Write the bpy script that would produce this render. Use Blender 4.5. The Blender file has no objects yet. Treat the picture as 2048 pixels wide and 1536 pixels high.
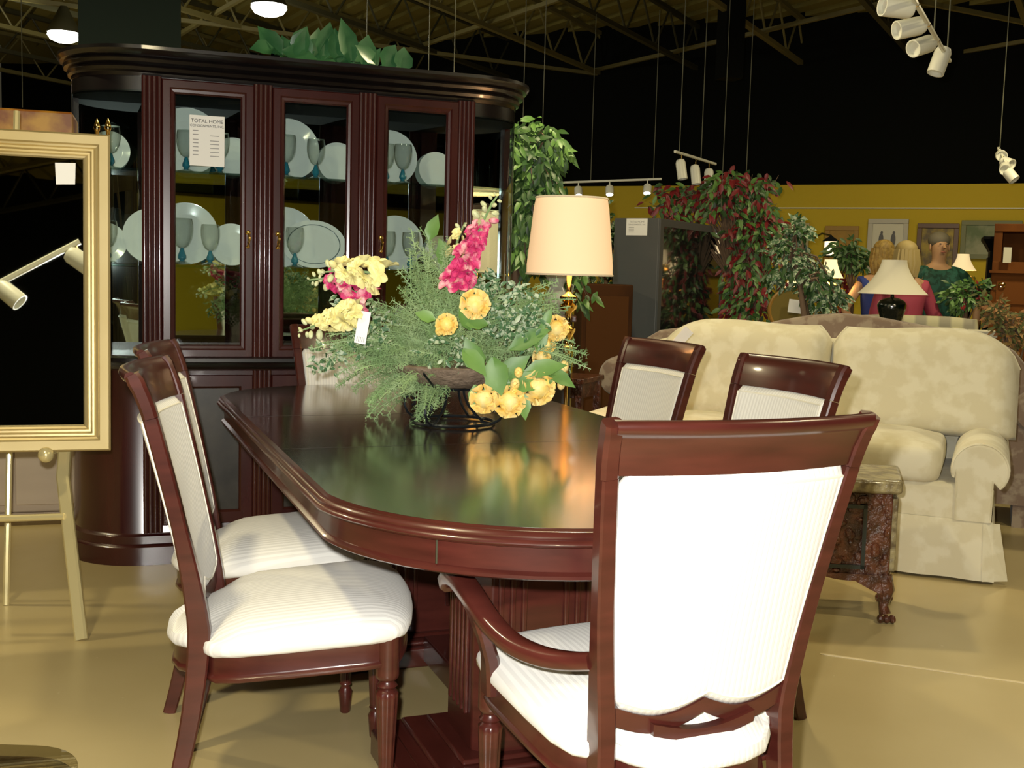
import bpy, math, random
from mathutils import Vector, Matrix, Euler
R = random.Random(7)
PI = math.pi
sc = bpy.context.scene
col = sc.collection

# ------------------------------------------------------------------ camera, world, lights, exposure
CH, PITCH, ROLL, FPX = 1.2468, 0.096, 0.0274, 2274.5
cd = bpy.data.cameras.new('camera'); cam = bpy.data.objects.new('camera', cd); col.objects.link(cam)
cd.sensor_width = 36.0; cd.lens = 36.0 * FPX / 2048.0; cd.clip_start = 0.05; cd.clip_end = 100
cam.matrix_world = Matrix.Translation((0, 0, CH)) @ Matrix.Rotation(PI/2 - PITCH, 4, 'X') @ Matrix.Rotation(ROLL, 4, 'Z')
sc.camera = cam
sc.view_settings.view_transform = 'Standard'; sc.view_settings.look = 'None'
sc.view_settings.gamma = 1.0; sc.view_settings.use_curve_mapping = False
sc.view_settings.exposure = 0.0
try: sc.cycles.transparent_max_bounces = 32; sc.cycles.max_bounces = 12
except Exception: pass

w = bpy.data.worlds.new('world'); sc.world = w; w.use_nodes = True
w.node_tree.nodes['Background'].inputs[0].default_value = (1.0, 0.86, 0.55, 1)
w.node_tree.nodes['Background'].inputs[1].default_value = 0.04

def light(name, kind, loc, power, color, size=0.1, rot=None, spot=None):
    l = bpy.data.lights.new(name, kind); l.energy = power; l.color = color
    if kind == 'AREA': l.shape = 'DISK'; l.size = size
    elif kind in ('POINT', 'SPOT'): l.shadow_soft_size = size
    if kind == 'SPOT': l.spot_size = spot or 1.5; l.spot_blend = 0.6
    o = bpy.data.objects.new(name, l); col.objects.link(o); o.location = loc
    if rot: o.rotation_euler = rot
    return o
# the camera's own flash, a hand's breadth above the lens and slightly left of it
light('camera_flash', 'SPOT', (-0.05, 0.06, CH + 0.06), 400, (1.0, 0.97, 0.90), 0.018, (PI/2 - PITCH, 0, 0), 2.2)
# high bay lamps of the hall (lamp light of the ones above and behind the camera)
for i, (x, y) in enumerate(((-1.5, 1.5), (2.6, 2.4), (0.4, 5.6), (3.6, 7.2), (-3.6, 4.4), (0.5, -1.8), (-4.0, 8.2))):
    light('high_bay_light', 'AREA', (x, y, 3.3), 52, (1.0, 0.85, 0.50), 0.25)
light('spot_wall', 'AREA', (3.0, 9.0, 3.0), 10, (1.0, 0.82, 0.42), 0.5, (math.radians(35), 0, -0.45))

# ------------------------------------------------------------------ helpers
_rt = (Matrix.Rotation(PI/2 - PITCH, 3, 'X') @ Matrix.Rotation(ROLL, 3, 'Z'))
def ray(px, py): return _rt @ Vector(((px - 1024) / FPX, -(py - 768) / FPX, -1.0))
def at(px, py, Y):
    d = ray(px, py); return Vector((0, 0, CH)) + d * (Y / d.y)
def fl(px, py, z=0.0):
    d = ray(px, py); return Vector((0, 0, CH)) + d * ((z - CH) / d.z)

class MB:
    def __init__(s): s.v = []; s.f = []; s.m = []; s.k = 0
    def av(s, p): s.v.append(tuple(p)); return len(s.v) - 1
    def af(s, ids): s.f.append(tuple(ids)); s.m.append(s.k)
    def box(s, c, d, rz=0.0, M=None):
        x, y, z = d[0]/2, d[1]/2, d[2]/2; b = len(s.v); ca, sa = math.cos(rz), math.sin(rz)
        for p in ((-x,-y,-z),(x,-y,-z),(x,y,-z),(-x,y,-z),(-x,-y,z),(x,-y,z),(x,y,z),(-x,y,z)):
            if M is not None: q = M @ Vector(p); s.v.append((c[0]+q.x, c[1]+q.y, c[2]+q.z))
            else: s.v.append((c[0]+p[0]*ca-p[1]*sa, c[1]+p[0]*sa+p[1]*ca, c[2]+p[2]))
        for q in ((0,3,2,1),(4,5,6,7),(0,1,5,4),(1,2,6,5),(2,3,7,6),(3,0,4,7)): s.af([b+i for i in q])
        return s
    def loft(s, rings, closed=True, caps=True):
        n = len(rings[0]); b = len(s.v)
        for r in rings: s.v.extend(tuple(p) for p in r)
        for i in range(len(rings)-1):
            for j in range(n if closed else n-1):
                k = (j+1) % n
                s.af((b+i*n+j, b+i*n+k, b+(i+1)*n+k, b+(i+1)*n+j))
        if caps and closed:
            s.af([b+j for j in range(n)][::-1]); s.af([b+(len(rings)-1)*n+j for j in range(n)])
        return s
    def lathe(s, prof, c=(0,0,0), n=24, flute=None, M=None, sx=1.0):
        rings = []
        for e in prof:
            r, z = e[0], e[1]; am = e[2] if len(e) > 2 else 0
            ring = []
            for j in range(n):
                t = 2*PI*j/n; rr = r*(1+am*math.cos((flute or 1)*t))
                p = Vector((rr*math.cos(t)*sx, rr*math.sin(t), z))
                if M is not None: p = M @ p
                ring.append((c[0]+p.x, c[1]+p.y, c[2]+p.z))
            rings.append(ring)
        return s.loft(rings)
    def tube(s, pts, r, n=8, caps=True, flat=1.0):
        pts = [Vector(p) for p in pts]; rings = []; up = None
        for i, p in enumerate(pts):
            t = (pts[min(i+1, len(pts)-1)] - pts[max(i-1, 0)]).normalized()
            if up is None:
                up = Vector((0,0,1)) if abs(t.z) < .9 else Vector((1,0,0))
            a = t.cross(up)
            if a.length < 1e-6: a = t.cross(Vector((0,1,0)))
            a.normalize(); b = a.cross(t).normalized(); up = b
            rr = r[i] if isinstance(r, (list, tuple)) else r
            rings.append([p + a*rr*math.cos(2*PI*j/n) + b*rr*flat*math.sin(2*PI*j/n) for j in range(n)])
        return s.loft(rings, True, caps)
    def bar(s, pts, wd, side, bev=0.18):
        """rectangular swept bar; wd = list of (width along side, thickness)"""
        pts = [Vector(p) for p in pts]; rings = []; side = Vector(side)
        for i, p in enumerate(pts):
            t = (pts[min(i+1, len(pts)-1)] - pts[max(i-1, 0)]).normalized()
            w_, h_ = wd[i] if isinstance(wd, list) else wd
            a = (side - t*side.dot(t)).normalized(); b = t.cross(a)
            w_ /= 2; h_ /= 2; e = min(w_, h_)*bev*2
            rings.append([p + a*x + b*y for x, y in ((-w_+e,-h_),(w_-e,-h_),(w_,-h_+e),(w_,h_-e),(w_-e,h_),(-w_+e,h_),(-w_,h_-e),(-w_,-h_+e))])
        return s.loft(rings)
    def prism(s, poly, z0, z1):
        return s.loft([[(x, y, z0) for x, y in poly], [(x, y, z1) for x, y in poly]])
    def grid(s, fn, nu, nv):
        b = len(s.v)
        for i in range(nu+1):
            for j in range(nv+1): s.v.append(tuple(fn(i/nu, j/nv)))
        for i in range(nu):
            for j in range(nv): s.af((b+i*(nv+1)+j, b+(i+1)*(nv+1)+j, b+(i+1)*(nv+1)+j+1, b+i*(nv+1)+j+1))
        return s
    def ball(s, c, r, nu=12, nv=8, M=None):
        rr = r if isinstance(r, (tuple, list)) else (r, r, r)
        prof = []
        rings = []
        for i in range(nv+1):
            a = PI*i/nv; q = max(math.sin(a), 0.02)
            ring = []
            for j in range(nu):
                p = Vector((rr[0]*q*math.cos(2*PI*j/nu), rr[1]*q*math.sin(2*PI*j/nu), -rr[2]*math.cos(a)))
                if M is not None: p = M @ p
                ring.append((c[0]+p.x, c[1]+p.y, c[2]+p.z))
            rings.append(ring)
        return s.loft(rings)
    def leaf(s, p, d, nrm, L, W, bend=0.25):
        d = d.normalized(); a = d.cross(nrm)
        if a.length < 1e-4: a = Vector((1,0,0))
        a.normalize(); nn = a.cross(d)
        b = len(s.v)
        for t, q in ((0,.12),(.3,.9),(.62,.85)):
            c = p + d*(L*t) - nn*(bend*L*t*t)
            s.v.append(tuple(c - a*(W*q/2) + nn*(W*.12))); s.v.append(tuple(c)); s.v.append(tuple(c + a*(W*q/2) + nn*(W*.12)))
        s.v.append(tuple(p + d*L - nn*(bend*L)))
        for i in (0, 3):
            s.af((b+i, b+i+1, b+i+4, b+i+3)); s.af((b+i+1, b+i+2, b+i+5, b+i+4))
        s.af((b+6, b+7, b+9)); s.af((b+7, b+8, b+9))

def obj(name, mb, m, parent=None, smooth=True, angle=35, bevel=0.0, loc=None, rz=0.0, label=None, sub=0):
    me = bpy.data.meshes.new(name); me.from_pydata(mb.v, [], mb.f)
    for x in (m if isinstance(m, (list, tuple)) else [m]): me.materials.append(x)
    if any(mb.m): me.polygons.foreach_set('material_index', mb.m)
    me.update()
    if smooth:
        me.polygons.foreach_set('use_smooth', [True]*len(me.polygons))
        me.set_sharp_from_angle(angle=math.radians(angle))
    o = bpy.data.objects.new(name, me); col.objects.link(o)
    if parent: o.parent = parent
    if loc: o.location = loc
    if rz: o.rotation_euler.z = rz
    if bevel:
        b = o.modifiers.new('bevel', 'BEVEL'); b.width = bevel; b.segments = 2; b.limit_method = 'ANGLE'; b.angle_limit = math.radians(40)
    if sub:
        b = o.modifiers.new('sub', 'SUBSURF'); b.levels = sub; b.render_levels = sub
    if label: o['label'] = label
    return o
def tag(o, label, cat, group=None):
    o['label'] = label; o['category'] = cat
    if group: o['group'] = group
    return o
def thing(name, label, cat, loc=(0,0,0), rz=0.0, group=None):
    o = bpy.data.objects.new(name, None); col.objects.link(o); o.empty_display_size = .1
    o.location = loc; o.rotation_euler = (0, 0, rz)
    return tag(o, label, cat, group)
def struct(name, mb, m, **k):
    o = obj(name, mb, m, **k); o['kind'] = 'structure'; return o
def copy_tree(o, parent=None):
    kids = list(o.children)
    c = o.copy(); col.objects.link(c)
    if parent: c.parent = parent
    for ch in kids: copy_tree(ch, c)
    return c
def place(root, loc, rz, label=None, group=None):
    root.location = loc; root.rotation_euler = (0, 0, rz)
    if label: root['label'] = label
    if group: root['group'] = group
    return root

# ------------------------------------------------------------------ materials
def mat(name, c, rough=0.5, metal=0.0, spec=0.5, coat=0.0, emit=None, es=0.0, noise=None, bump=None, stripes=None, alpha=None, trans=0, sss=0, sheen=0):
    m = bpy.data.materials.new(name); m.use_nodes = True; nt = m.node_tree; N = nt.nodes; L = nt.links
    b = N['Principled BSDF']; I = b.inputs
    I['Base Color'].default_value = (*c, 1); I['Roughness'].default_value = rough; I['Metallic'].default_value = metal
    I['Specular IOR Level'].default_value = spec; I['Coat Weight'].default_value = coat; I['Coat Roughness'].default_value = 0.08
    if sheen: I['Sheen Weight'].default_value = sheen
    if trans: I['Transmission Weight'].default_value = trans
    if emit: I['Emission Color'].default_value = (*emit, 1); I['Emission Strength'].default_value = es
    tc = N.new('ShaderNodeTexCoord')
    if noise:   # (colour2, scale xyz, detail)
        c2, scl, lo, hi = noise
        mp = N.new('ShaderNodeMapping'); mp.inputs['Scale'].default_value = scl if isinstance(scl, tuple) else (scl,)*3
        nz = N.new('ShaderNodeTexNoise'); nz.inputs['Scale'].default_value = 1.0; nz.inputs['Detail'].default_value = 5
        rp = N.new('ShaderNodeValToRGB'); rp.color_ramp.elements[0].position = lo; rp.color_ramp.elements[1].position = hi
        rp.color_ramp.elements[0].color = (*c, 1); rp.color_ramp.elements[1].color = (*c2, 1)
        L.new(tc.outputs['Object'], mp.inputs['Vector']); L.new(mp.outputs['Vector'], nz.inputs['Vector'])
        L.new(nz.outputs['Fac'], rp.inputs['Fac']); L.new(rp.outputs['Color'], I['Base Color'])
    if stripes:  # (axis, period, dark colour, bump strength)
        ax, per, c2, bs = stripes
        sp = N.new('ShaderNodeSeparateXYZ'); L.new(tc.outputs['Object'], sp.inputs[0])
        mm = N.new('ShaderNodeMath'); mm.operation = 'MULTIPLY'; mm.inputs[1].default_value = 2*PI/per
        L.new(sp.outputs['XYZ'.index(ax)], mm.inputs[0])
        sn = N.new('ShaderNodeMath'); sn.operation = 'SINE'; L.new(mm.outputs[0], sn.inputs[0])
        rp = N.new('ShaderNodeMapRange'); rp.inputs['From Min'].default_value = -.35; rp.inputs['From Max'].default_value = .35
        L.new(sn.outputs[0], rp.inputs[0])
        mx = N.new('ShaderNodeMix'); mx.data_type = 'RGBA'; mx.inputs[6].default_value = (*c, 1); mx.inputs[7].default_value = (*c2, 1)
        L.new(rp.outputs[0], mx.inputs[0]); L.new(mx.outputs[2], I['Base Color'])
        if bs:
            bp = N.new('ShaderNodeBump'); bp.inputs['Strength'].default_value = bs; bp.inputs['Distance'].default_value = .002
            L.new(rp.outputs[0], bp.inputs['Height']); L.new(bp.outputs[0], I['Normal'])
    if bump:    # (scale, strength, distance)
        nz = N.new('ShaderNodeTexNoise'); nz.inputs['Scale'].default_value = bump[0]; nz.inputs['Detail'].default_value = 4
        L.new(tc.outputs['Object'], nz.inputs['Vector'])
        bp = N.new('ShaderNodeBump'); bp.inputs['Strength'].default_value = bump[1]; bp.inputs['Distance'].default_value = bump[2]
        L.new(nz.outputs['Fac'], bp.inputs['Height']); L.new(bp.outputs[0], I['Normal'])
    return m
def thin_glass(name, tint=(0.93, 0.98, 0.97), lo=0.04, power=3.0, rough=0.0, mx_=0.9):
    m = bpy.data.materials.new(name); m.use_nodes = True; nt = m.node_tree; N = nt.nodes; L = nt.links
    N.remove(N['Principled BSDF']); out = N['Material Output']
    t = N.new('ShaderNodeBsdfTransparent'); t.inputs[0].default_value = (*tint, 1)
    g = N.new('ShaderNodeBsdfGlossy'); g.inputs['Roughness'].default_value = rough; g.inputs[0].default_value = (.95, 1, 1, 1)
    lw = N.new('ShaderNodeLayerWeight'); lw.inputs[0].default_value = .5
    pw = N.new('ShaderNodeMath'); pw.operation = 'POWER'; pw.inputs[1].default_value = power; L.new(lw.outputs['Facing'], pw.inputs[0])
    mr = N.new('ShaderNodeMapRange'); mr.inputs['To Min'].default_value = lo; mr.inputs['To Max'].default_value = mx_; L.new(pw.outputs[0], mr.inputs[0])
    mx = N.new('ShaderNodeMixShader'); L.new(mr.outputs[0], mx.inputs[0]); L.new(t.outputs[0], mx.inputs[1]); L.new(g.outputs[0], mx.inputs[2])
    L.new(mx.outputs[0], out.inputs[0])
    return m
M = {}
M['wood'] = mat('mahogany', (.043, .0088, .0065), .28, coat=.4, noise=((.080, .017, .012), (6, 6, 38), .3, .75))
M['wood_h'] = mat('mahogany_top', (.016, .008, .006), .27, coat=.35, noise=((.030, .014, .009), (3, 40, 40), .35, .7))
M['wood_c'] = mat('cabinet_mahogany', (.030, .0055, .005), .26, coat=.5, noise=((.055, .011, .009), (10, 10, 2), .3, .75))
M['wood_dark'] = mat('cabinet_dark', (.004, .003, .003), .3, coat=.35, noise=((.008, .005, .005), (10, 10, 2), .3, .75))  # near-black cabinet wood; shade on crown and frieze is put into the colour
M['burl'] = mat('burl_panel', (.012, .012, .010), .35, coat=.3, noise=((.045, .040, .032), 9, .35, .75))
M['fab'] = mat('striped_fabric', (.82, .81, .76), .8, stripes=('X', .0125, (.72, .71, .67), .2), sheen=.15)
M['piping'] = mat('cream_piping', (.80, .77, .66), .8)
M['gold'] = mat('gold_frame', (.52, .42, .21), .36, .5, noise=((.42, .32, .13), (2, 2, 2), .3, .7))
M['brass'] = mat('brass', (.95, .66, .22), .12, 1.0)
M['brassb'] = mat('pale_brass', (.72, .62, .32), .22, .45, coat=.5)
M['mirror'] = mat('mirror', (.82, .86, .86), .015, 1.0)
M['iron'] = mat('iron', (.025, .03, .035), .35, .7)
M['china'] = mat('white_china', (.80, .82, .79), .12, spec=.6, coat=.4)
M['china_line'] = mat('china_rim_line', (.10, .15, .17), .2)
M['paper'] = mat('paper', (.86, .86, .84), .8)
M['ink'] = mat('ink', (.05, .05, .06), .8)
M['inkg'] = mat('grey_ink', (.33, .33, .34), .8)
M['glass'] = thin_glass('pane_glass')
M['glassc'] = thin_glass('curved_glass', (.85, .95, .93), .06, 2.5)
M['gob'] = thin_glass('goblet_glass', (.88, .90, .89), .05, 1.8, 0.0, .8)
M['gobb'] = mat('blue_glass', (.02, .16, .24), .08, spec=.8, coat=.5)
M['shelf'] = thin_glass('shelf_glass', (.85, .96, .93), .05, 3.5)
M['cream'] = mat('cream_damask', (.60, .55, .39), .75, noise=((.67, .63, .48), 11, .46, .58), sheen=.2)
M['taupe'] = mat('taupe_damask', (.19, .13, .095), .8, noise=((.29, .23, .17), 14, .48, .58), sheen=.2)
M['plaid'] = mat('plaid_fabric', (.46, .43, .28), .85, stripes=('X', .16, (.28, .26, .20), 0))
M['carved'] = mat('carved_wood', (.045, .016, .009), .25, coat=.5, noise=((.14, .045, .022), 16, .35, .65), bump=(38, 1.0, .02))
M['grass_top'] = mat('worn_gold', (.32, .27, .14), .35, coat=.4, noise=((.11, .08, .04), 20, .4, .6), bump=(30, .8, .01))
M['leaf'] = mat('leaf_green', (.06, .16, .035), .45, noise=((.16, .30, .07), 6, .3, .7))
M['leafd'] = mat('leaf_dark', (.02, .065, .02), .45, noise=((.06, .13, .03), 6, .3, .7))
M['leafr'] = mat('leaf_red', (.20, .015, .018), .45)
M['leafv'] = mat('leaf_variegated', (.06, .15, .06), .5, noise=((.42, .50, .34), 60, .48, .56))
M['fern'] = mat('fern_green', (.17, .29, .11), .6, noise=((.32, .44, .21), 12, .35, .7))
M['ivy'] = mat('pothos_green', (.02, .10, .035), .4, noise=((.05, .17, .06), 8, .4, .7))
M['bark'] = mat('bark', (.17, .11, .07), .8, bump=(20, .6, .01))
M['pink'] = mat('petal_pink', (.62, .035, .17), .6, noise=((.85, .50, .50), 34, .48, .66))
M['pale'] = mat('petal_cream', (.85, .78, .36), .5)
M['budg'] = mat('bud_green', (.62, .66, .38), .5)
M['rose'] = mat('petal_rose_yellow', (.90, .66, .18), .5, noise=((.92, .74, .32), 30, .4, .6))
M['clay'] = mat('moss_bowl', (.20, .145, .10), .9, bump=(60, .8, .01), noise=((.28, .21, .15), 30, .4, .6))
M['yellow'] = mat('yellow_paint', (.46, .33, .008), .75, noise=((.50, .37, .012), .6, .3, .7))
M['black'] = mat('black_paint', (.0025, .003, .0025), .9, spec=.1)
M['deck'] = mat('ceiling_deck', (.20, .17, .045), .7, spec=.2)
M['steel'] = mat('painted_steel', (.13, .11, .035), .6)
M['steeld'] = mat('dark_steel', (.030, .028, .010), .6)
M['wire'] = mat('dull_wire', (.10, .10, .06), .6)
M['white'] = mat('white_enamel', (.72, .72, .62), .4)
M['lampglow'] = mat('lamp_glow', (1, 1, 1), .5, emit=(1, .98, .9), es=12)
M['bulb'] = mat('bulb_glow', (1, 1, 1), .5, emit=(1, .85, .6), es=9)
M['skin'] = mat('skin', (.52, .30, .16), .6)
M['darkgrey'] = mat('charcoal_laminate', (.065, .075, .080), .45, noise=((.09, .085, .085), 1.5, .3, .7))
M['smoke'] = mat('smoked_glass', (.012, .013, .014), .03, spec=.9, coat=1.0)

b_ = M['wood_h'].node_tree.nodes['Principled BSDF'].inputs
b_['Coat Weight'].default_value = 1.0; b_['Coat Roughness'].default_value = .13; b_['Coat IOR'].default_value = 1.85; b_['Roughness'].default_value = .2
def floor_mat():
    m = mat('polished_concrete', (.40, .32, .15), .32, spec=.5)
    nt = m.node_tree; N = nt.nodes; L = nt.links; b = N['Principled BSDF']
    tc = N.new('ShaderNodeTexCoord')
    n1 = N.new('ShaderNodeTexNoise'); n1.inputs['Scale'].default_value = .9; n1.inputs['Detail'].default_value = 6
    n2 = N.new('ShaderNodeTexNoise'); n2.inputs['Scale'].default_value = 26; n2.inputs['Detail'].default_value = 3
    L.new(tc.outputs['Object'], n1.inputs['Vector']); L.new(tc.outputs['Object'], n2.inputs['Vector'])
    r1 = N.new('ShaderNodeValToRGB'); e = r1.color_ramp.elements
    e[0].position = .3; e[0].color = (.36, .28, .125, 1); e[1].position = .72; e[1].color = (.47, .385, .20, 1)
    L.new(n1.outputs['Fac'], r1.inputs['Fac'])
    r2 = N.new('ShaderNodeValToRGB'); e = r2.color_ramp.elements
    e[0].position = .74; e[0].color = (0, 0, 0, 1); e[1].position = .80; e[1].color = (.6, .6, .6, 1)
    L.new(n2.outputs['Fac'], r2.inputs['Fac'])
    mx = N.new('ShaderNodeMix'); mx.data_type = 'RGBA'; mx.inputs[7].default_value = (.60, .53, .36, 1)
    L.new(r2.outputs['Color'], mx.inputs[0]); L.new(r1.outputs['Color'], mx.inputs[6]); L.new(mx.outputs[2], b.inputs['Base Color'])
    return m
M['floor'] = floor_mat()
def shade_mat(name, c, em, es, pleat=0):
    m = mat(name, c, .7, emit=em, es=es)
    if pleat:
        nt = m.node_tree; N = nt.nodes; L = nt.links; b = N['Principled BSDF']
        tc = N.new('ShaderNodeTexCoord'); sp = N.new('ShaderNodeSeparateXYZ'); L.new(tc.outputs['Object'], sp.inputs[0])
        a = N.new('ShaderNodeMath'); a.operation = 'ARCTAN2'; L.new(sp.outputs[1], a.inputs[0]); L.new(sp.outputs[0], a.inputs[1])
        mu = N.new('ShaderNodeMath'); mu.operation = 'MULTIPLY'; mu.inputs[1].default_value = pleat; L.new(a.outputs[0], mu.inputs[0])
        sn = N.new('ShaderNodeMath'); sn.operation = 'SINE'; L.new(mu.outputs[0], sn.inputs[0])
        bp = N.new('ShaderNodeBump'); bp.inputs['Strength'].default_value = .5; bp.inputs['Distance'].default_value = .003
        L.new(sn.outputs[0], bp.inputs['Height']); L.new(bp.outputs[0], b.inputs['Normal'])
    return m
def text(parent, body, size, loc, rot, m, name='lettering'):
    c = bpy.data.curves.new(name, 'FONT'); c.body = body; c.size = size; c.align_x = 'CENTER'; c.extrude = .0002
    t = bpy.data.objects.new('tmp', c); col.objects.link(t)
    bpy.context.view_layer.update()
    me = bpy.data.meshes.new_from_object(t.evaluated_get(bpy.context.evaluated_depsgraph_get()))
    bpy.data.objects.remove(t)
    me.materials.clear(); me.materials.append(m)
    o = bpy.data.objects.new(name, me); col.objects.link(o); o.parent = parent; o.location = loc; o.rotation_euler = rot
    return o
# ------------------------------------------------------------------ the hall: floor, walls, ceiling
CZ = 3.9
struct('floor', MB().box((0, 3, -.05), (26, 26, .1)), M['floor'], smooth=False)
struct('ceiling', MB().box((0, 3, CZ + .1), (26, 26, .1)), M['deck'], smooth=False)
mb = MB()
ang = math.radians(-60)                     # deck ribs under the roof sheet
for i in range(-42, 43):
    c = Vector((0, 3)) + Vector((-math.sin(ang), math.cos(ang))) * (i*.3)
    mb.box((c.x, c.y, CZ + .03), (26, .16, .05), ang)
o = struct('trim_1', mb, M['deck'], smooth=False); o['label'] = 'ribs of the corrugated roof deck'
WA = Vector((4.09, 11.0)); WD = Vector((math.cos(-.42), math.sin(-.42))); WN = Vector((-WD.y, WD.x))
YT = 2.22
def wallbox(name, m, s0, s1, z0, z1, off=0.0, th=.12):
    c = WA + WD*((s0+s1)/2) + WN*(off + th/2)
    return struct(name, MB().box((c.x, c.y, (z0+z1)/2), (s1-s0, th, z1-z0), -.42), m, smooth=False)
wallbox('wall_back', M['yellow'], -9.0, 6, 0, YT)
wallbox('wall_upper', M['black'], -12.5, 8, 0, CZ+.1, .15)
wallbox('trim_2', M['white'], -3.1, 2.1, 1.985, 1.995, -.012, .012)
struct('wall_left', MB().box((-9.5, 3, 2), (.1, 26, 4)), M['black'], smooth=False)
struct('wall_right', MB().box((10.5, 3, 2), (.1, 26, 4)), M['black'], smooth=False)
struct('wall_front', MB().box((2, -5.5, 2), (25, .1, 4)), M['black'], smooth=False)
struct('wall_partition', MB().box((6.3, -5.3, 1.1), (8, .1, 2.2)), M['yellow'], smooth=False)
struct('wall_column', MB().box((at(262, 60, 8.6).x, 8.6, 2.0), (.70, .5, 3.95), .3), mat('column_paint', (.006, .022, .010), .7), smooth=False)
struct('wall_pillar', MB().box((at(1462, 60, 9.6).x, 9.6, 3.4), (.17, .17, 1.0), .3), M['black'], smooth=False)
# saw cut in the floor
a, b = fl(1640, 1308), fl(2060, 1368)
d = (b - a); mb = MB().box(((a.x+b.x)/2, (a.y+b.y)/2, .0012), (d.length, .012, .002), math.atan2(d.y, d.x))
o = struct('trim_3', mb, mat('joint_filler', (.62, .52, .32), .6), smooth=False)
# roof steel
JZ = CZ - .45
JA = math.radians(62)
def joist(off, idx):
    a = JA; d = Vector((math.cos(a), math.sin(a))); n = Vector((-d.y, d.x)); c = Vector((0, 6)) + n*off
    mb = MB()
    for z, hgt in ((JZ, .04), (CZ - .03, .04)):
        mb.box((c.x, c.y, z), (24, .05, hgt), a)
    k = -11.8; up = False
    while k < 11.8:
        p = c + d*k; q = c + d*(k+.36)
        mb.tube([(p.x, p.y, JZ if up else CZ-.03), (q.x, q.y, CZ-.03 if up else JZ)], .011, 5)
        up = not up; k += .36
    o = obj('ceiling_joist', mb, M['steeld'] if idx % 2 else M['steel'], smooth=False); o['kind'] = 'structure'
for i in range(-8, 9): joist(i*1.08 + .2, i)
mb = MB()
for ang_, lst, zz in ((-58, [2.1*k for k in range(-5, 6)], JZ+.03), (29, [-7.5, -3.2, 1.2, 5.4], JZ-.01)):
    a = math.radians(ang_); d = Vector((math.cos(a), math.sin(a))); n = Vector((-d.y, d.x))
    for k in lst:
        c = Vector((0, 6)) + n*k; mb.box((c.x, c.y, zz), (24, .035, .035), a)
o = obj('ceiling_bridging', mb, M['steel'], smooth=False); o['kind'] = 'structure'

def high_bay(px, py, Y, label):
    p = at(px, py, Y)
    t = thing('high_bay_lamp', label, 'lamp', (p.x, p.y, p.z), 0, 'glaring high bay lamps under the roof')
    obj('reflector', MB().lathe([(.03, .26), (.05, .22), (.09, .14), (.135, .05), (.137, .04), (.13, .04)], n=24), M['steeld'], t)
    obj('lens', MB().lathe([(.128, .045), (.134, .02), (.11, -.015), (.06, -.035), (.01, -.04)], n=24), M['lampglow'], t)
    obj('stem', MB().tube([(0,0,.3), (0,0,JZ - p.z + .02)], .012, 6), M['steel'], t)
    l = light('high_bay_bulb', 'POINT', (p.x, p.y, p.z - .12), 40, (1, .95, .72), .1)
high_bay(128, 76, 9.8, 'glaring white high bay lamp above the mirror, far left')
high_bay(538, 22, 8.8, 'glaring white high bay lamp above the china cabinet leaves')

# ------------------------------------------------------------------ dining table
TC = Vector((-.1674, 3.394)); TR = .362; TZ = .785
def outline_table(off, n=26):
    """bowed-end outline; x = along the table, y = across"""
    W_, hl = .60, .86; pts = []
    for sgn, sag in ((1, .465), (-1, .545)):
        for i in range(n+1):
            k = -1 + 2*i/n; k = math.sin(k*PI/2)*.992
            u = hl + sag*math.sqrt(max(0, 1-abs(k)**2.3)); v = W_*k/.992
            pts.append((sgn*u, sgn*v))
    out = []; N = len(pts)
    for i, p in enumerate(pts):
        a = Vector(pts[i-1]); b = Vector(p); c = Vector(pts[(i+1) % N])
        e1 = (b-a).normalized(); e2 = (c-b).normalized()
        n1 = Vector((e1.y, -e1.x)); n2 = Vector((e2.y, -e2.x)); nn = (n1+n2); nn /= max(nn.length_squared/2, .3)
        out.append((p[0]+nn.x*off, p[1]+nn.y*off))
    return out
# local frame: x = long axis (far), y = lateral (left)
tab = thing('dining_table', 'long dark mahogany dining table with bowed ends on fluted pedestals', 'table', (TC.x, TC.y, 0), TR + PI/2)
def rings(prof): return [[(x, y, z) for x, y in outline_table(o)] for o, z in prof]
obj('tabletop', MB().loft(rings([(-.03, TZ-.034), (-.012, TZ-.034), (-.004, TZ-.031), (0, TZ-.026), (-.002, TZ-.021), (-.008, TZ-.018), (-.006, TZ-.012), (-.010, TZ-.006), (-.016, TZ-.004), (-.020, TZ-.004), (-.024, TZ), (-.05, TZ)])), M['wood'], tab, angle=50)
obj('top_veneer', MB().loft(rings([(-.026, TZ-.001), (-.026, TZ+.0005)])), M['wood_h'], tab, angle=30)
mb = MB().loft(rings([(-.06, TZ-.098), (-.022, TZ-.098), (-.016, TZ-.094), (-.016, TZ-.088), (-.022, TZ-.084), (-.026, TZ-.082), (-.026, TZ-.034), (-.06, TZ-.034)]))
obj('apron', mb, M['wood'], tab, angle=50)
for y in (-.43, .43):
    mb = MB()
    k = abs(y)/.60; u = -(.86 + .545*math.sqrt(1-k**2.3)) + .0255
    mb.box((u, y, TZ-.058), (.004, .003, .046))
    obj('apron_seam', mb, M['steeld'], tab)
mb = MB()
for u in (-.33, .33):
    mb.box((u, 0, TZ+.0005), (.0025, 1.14, .0006))
obj('leaf_seam', mb, M['wood_dark'], tab)
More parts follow.
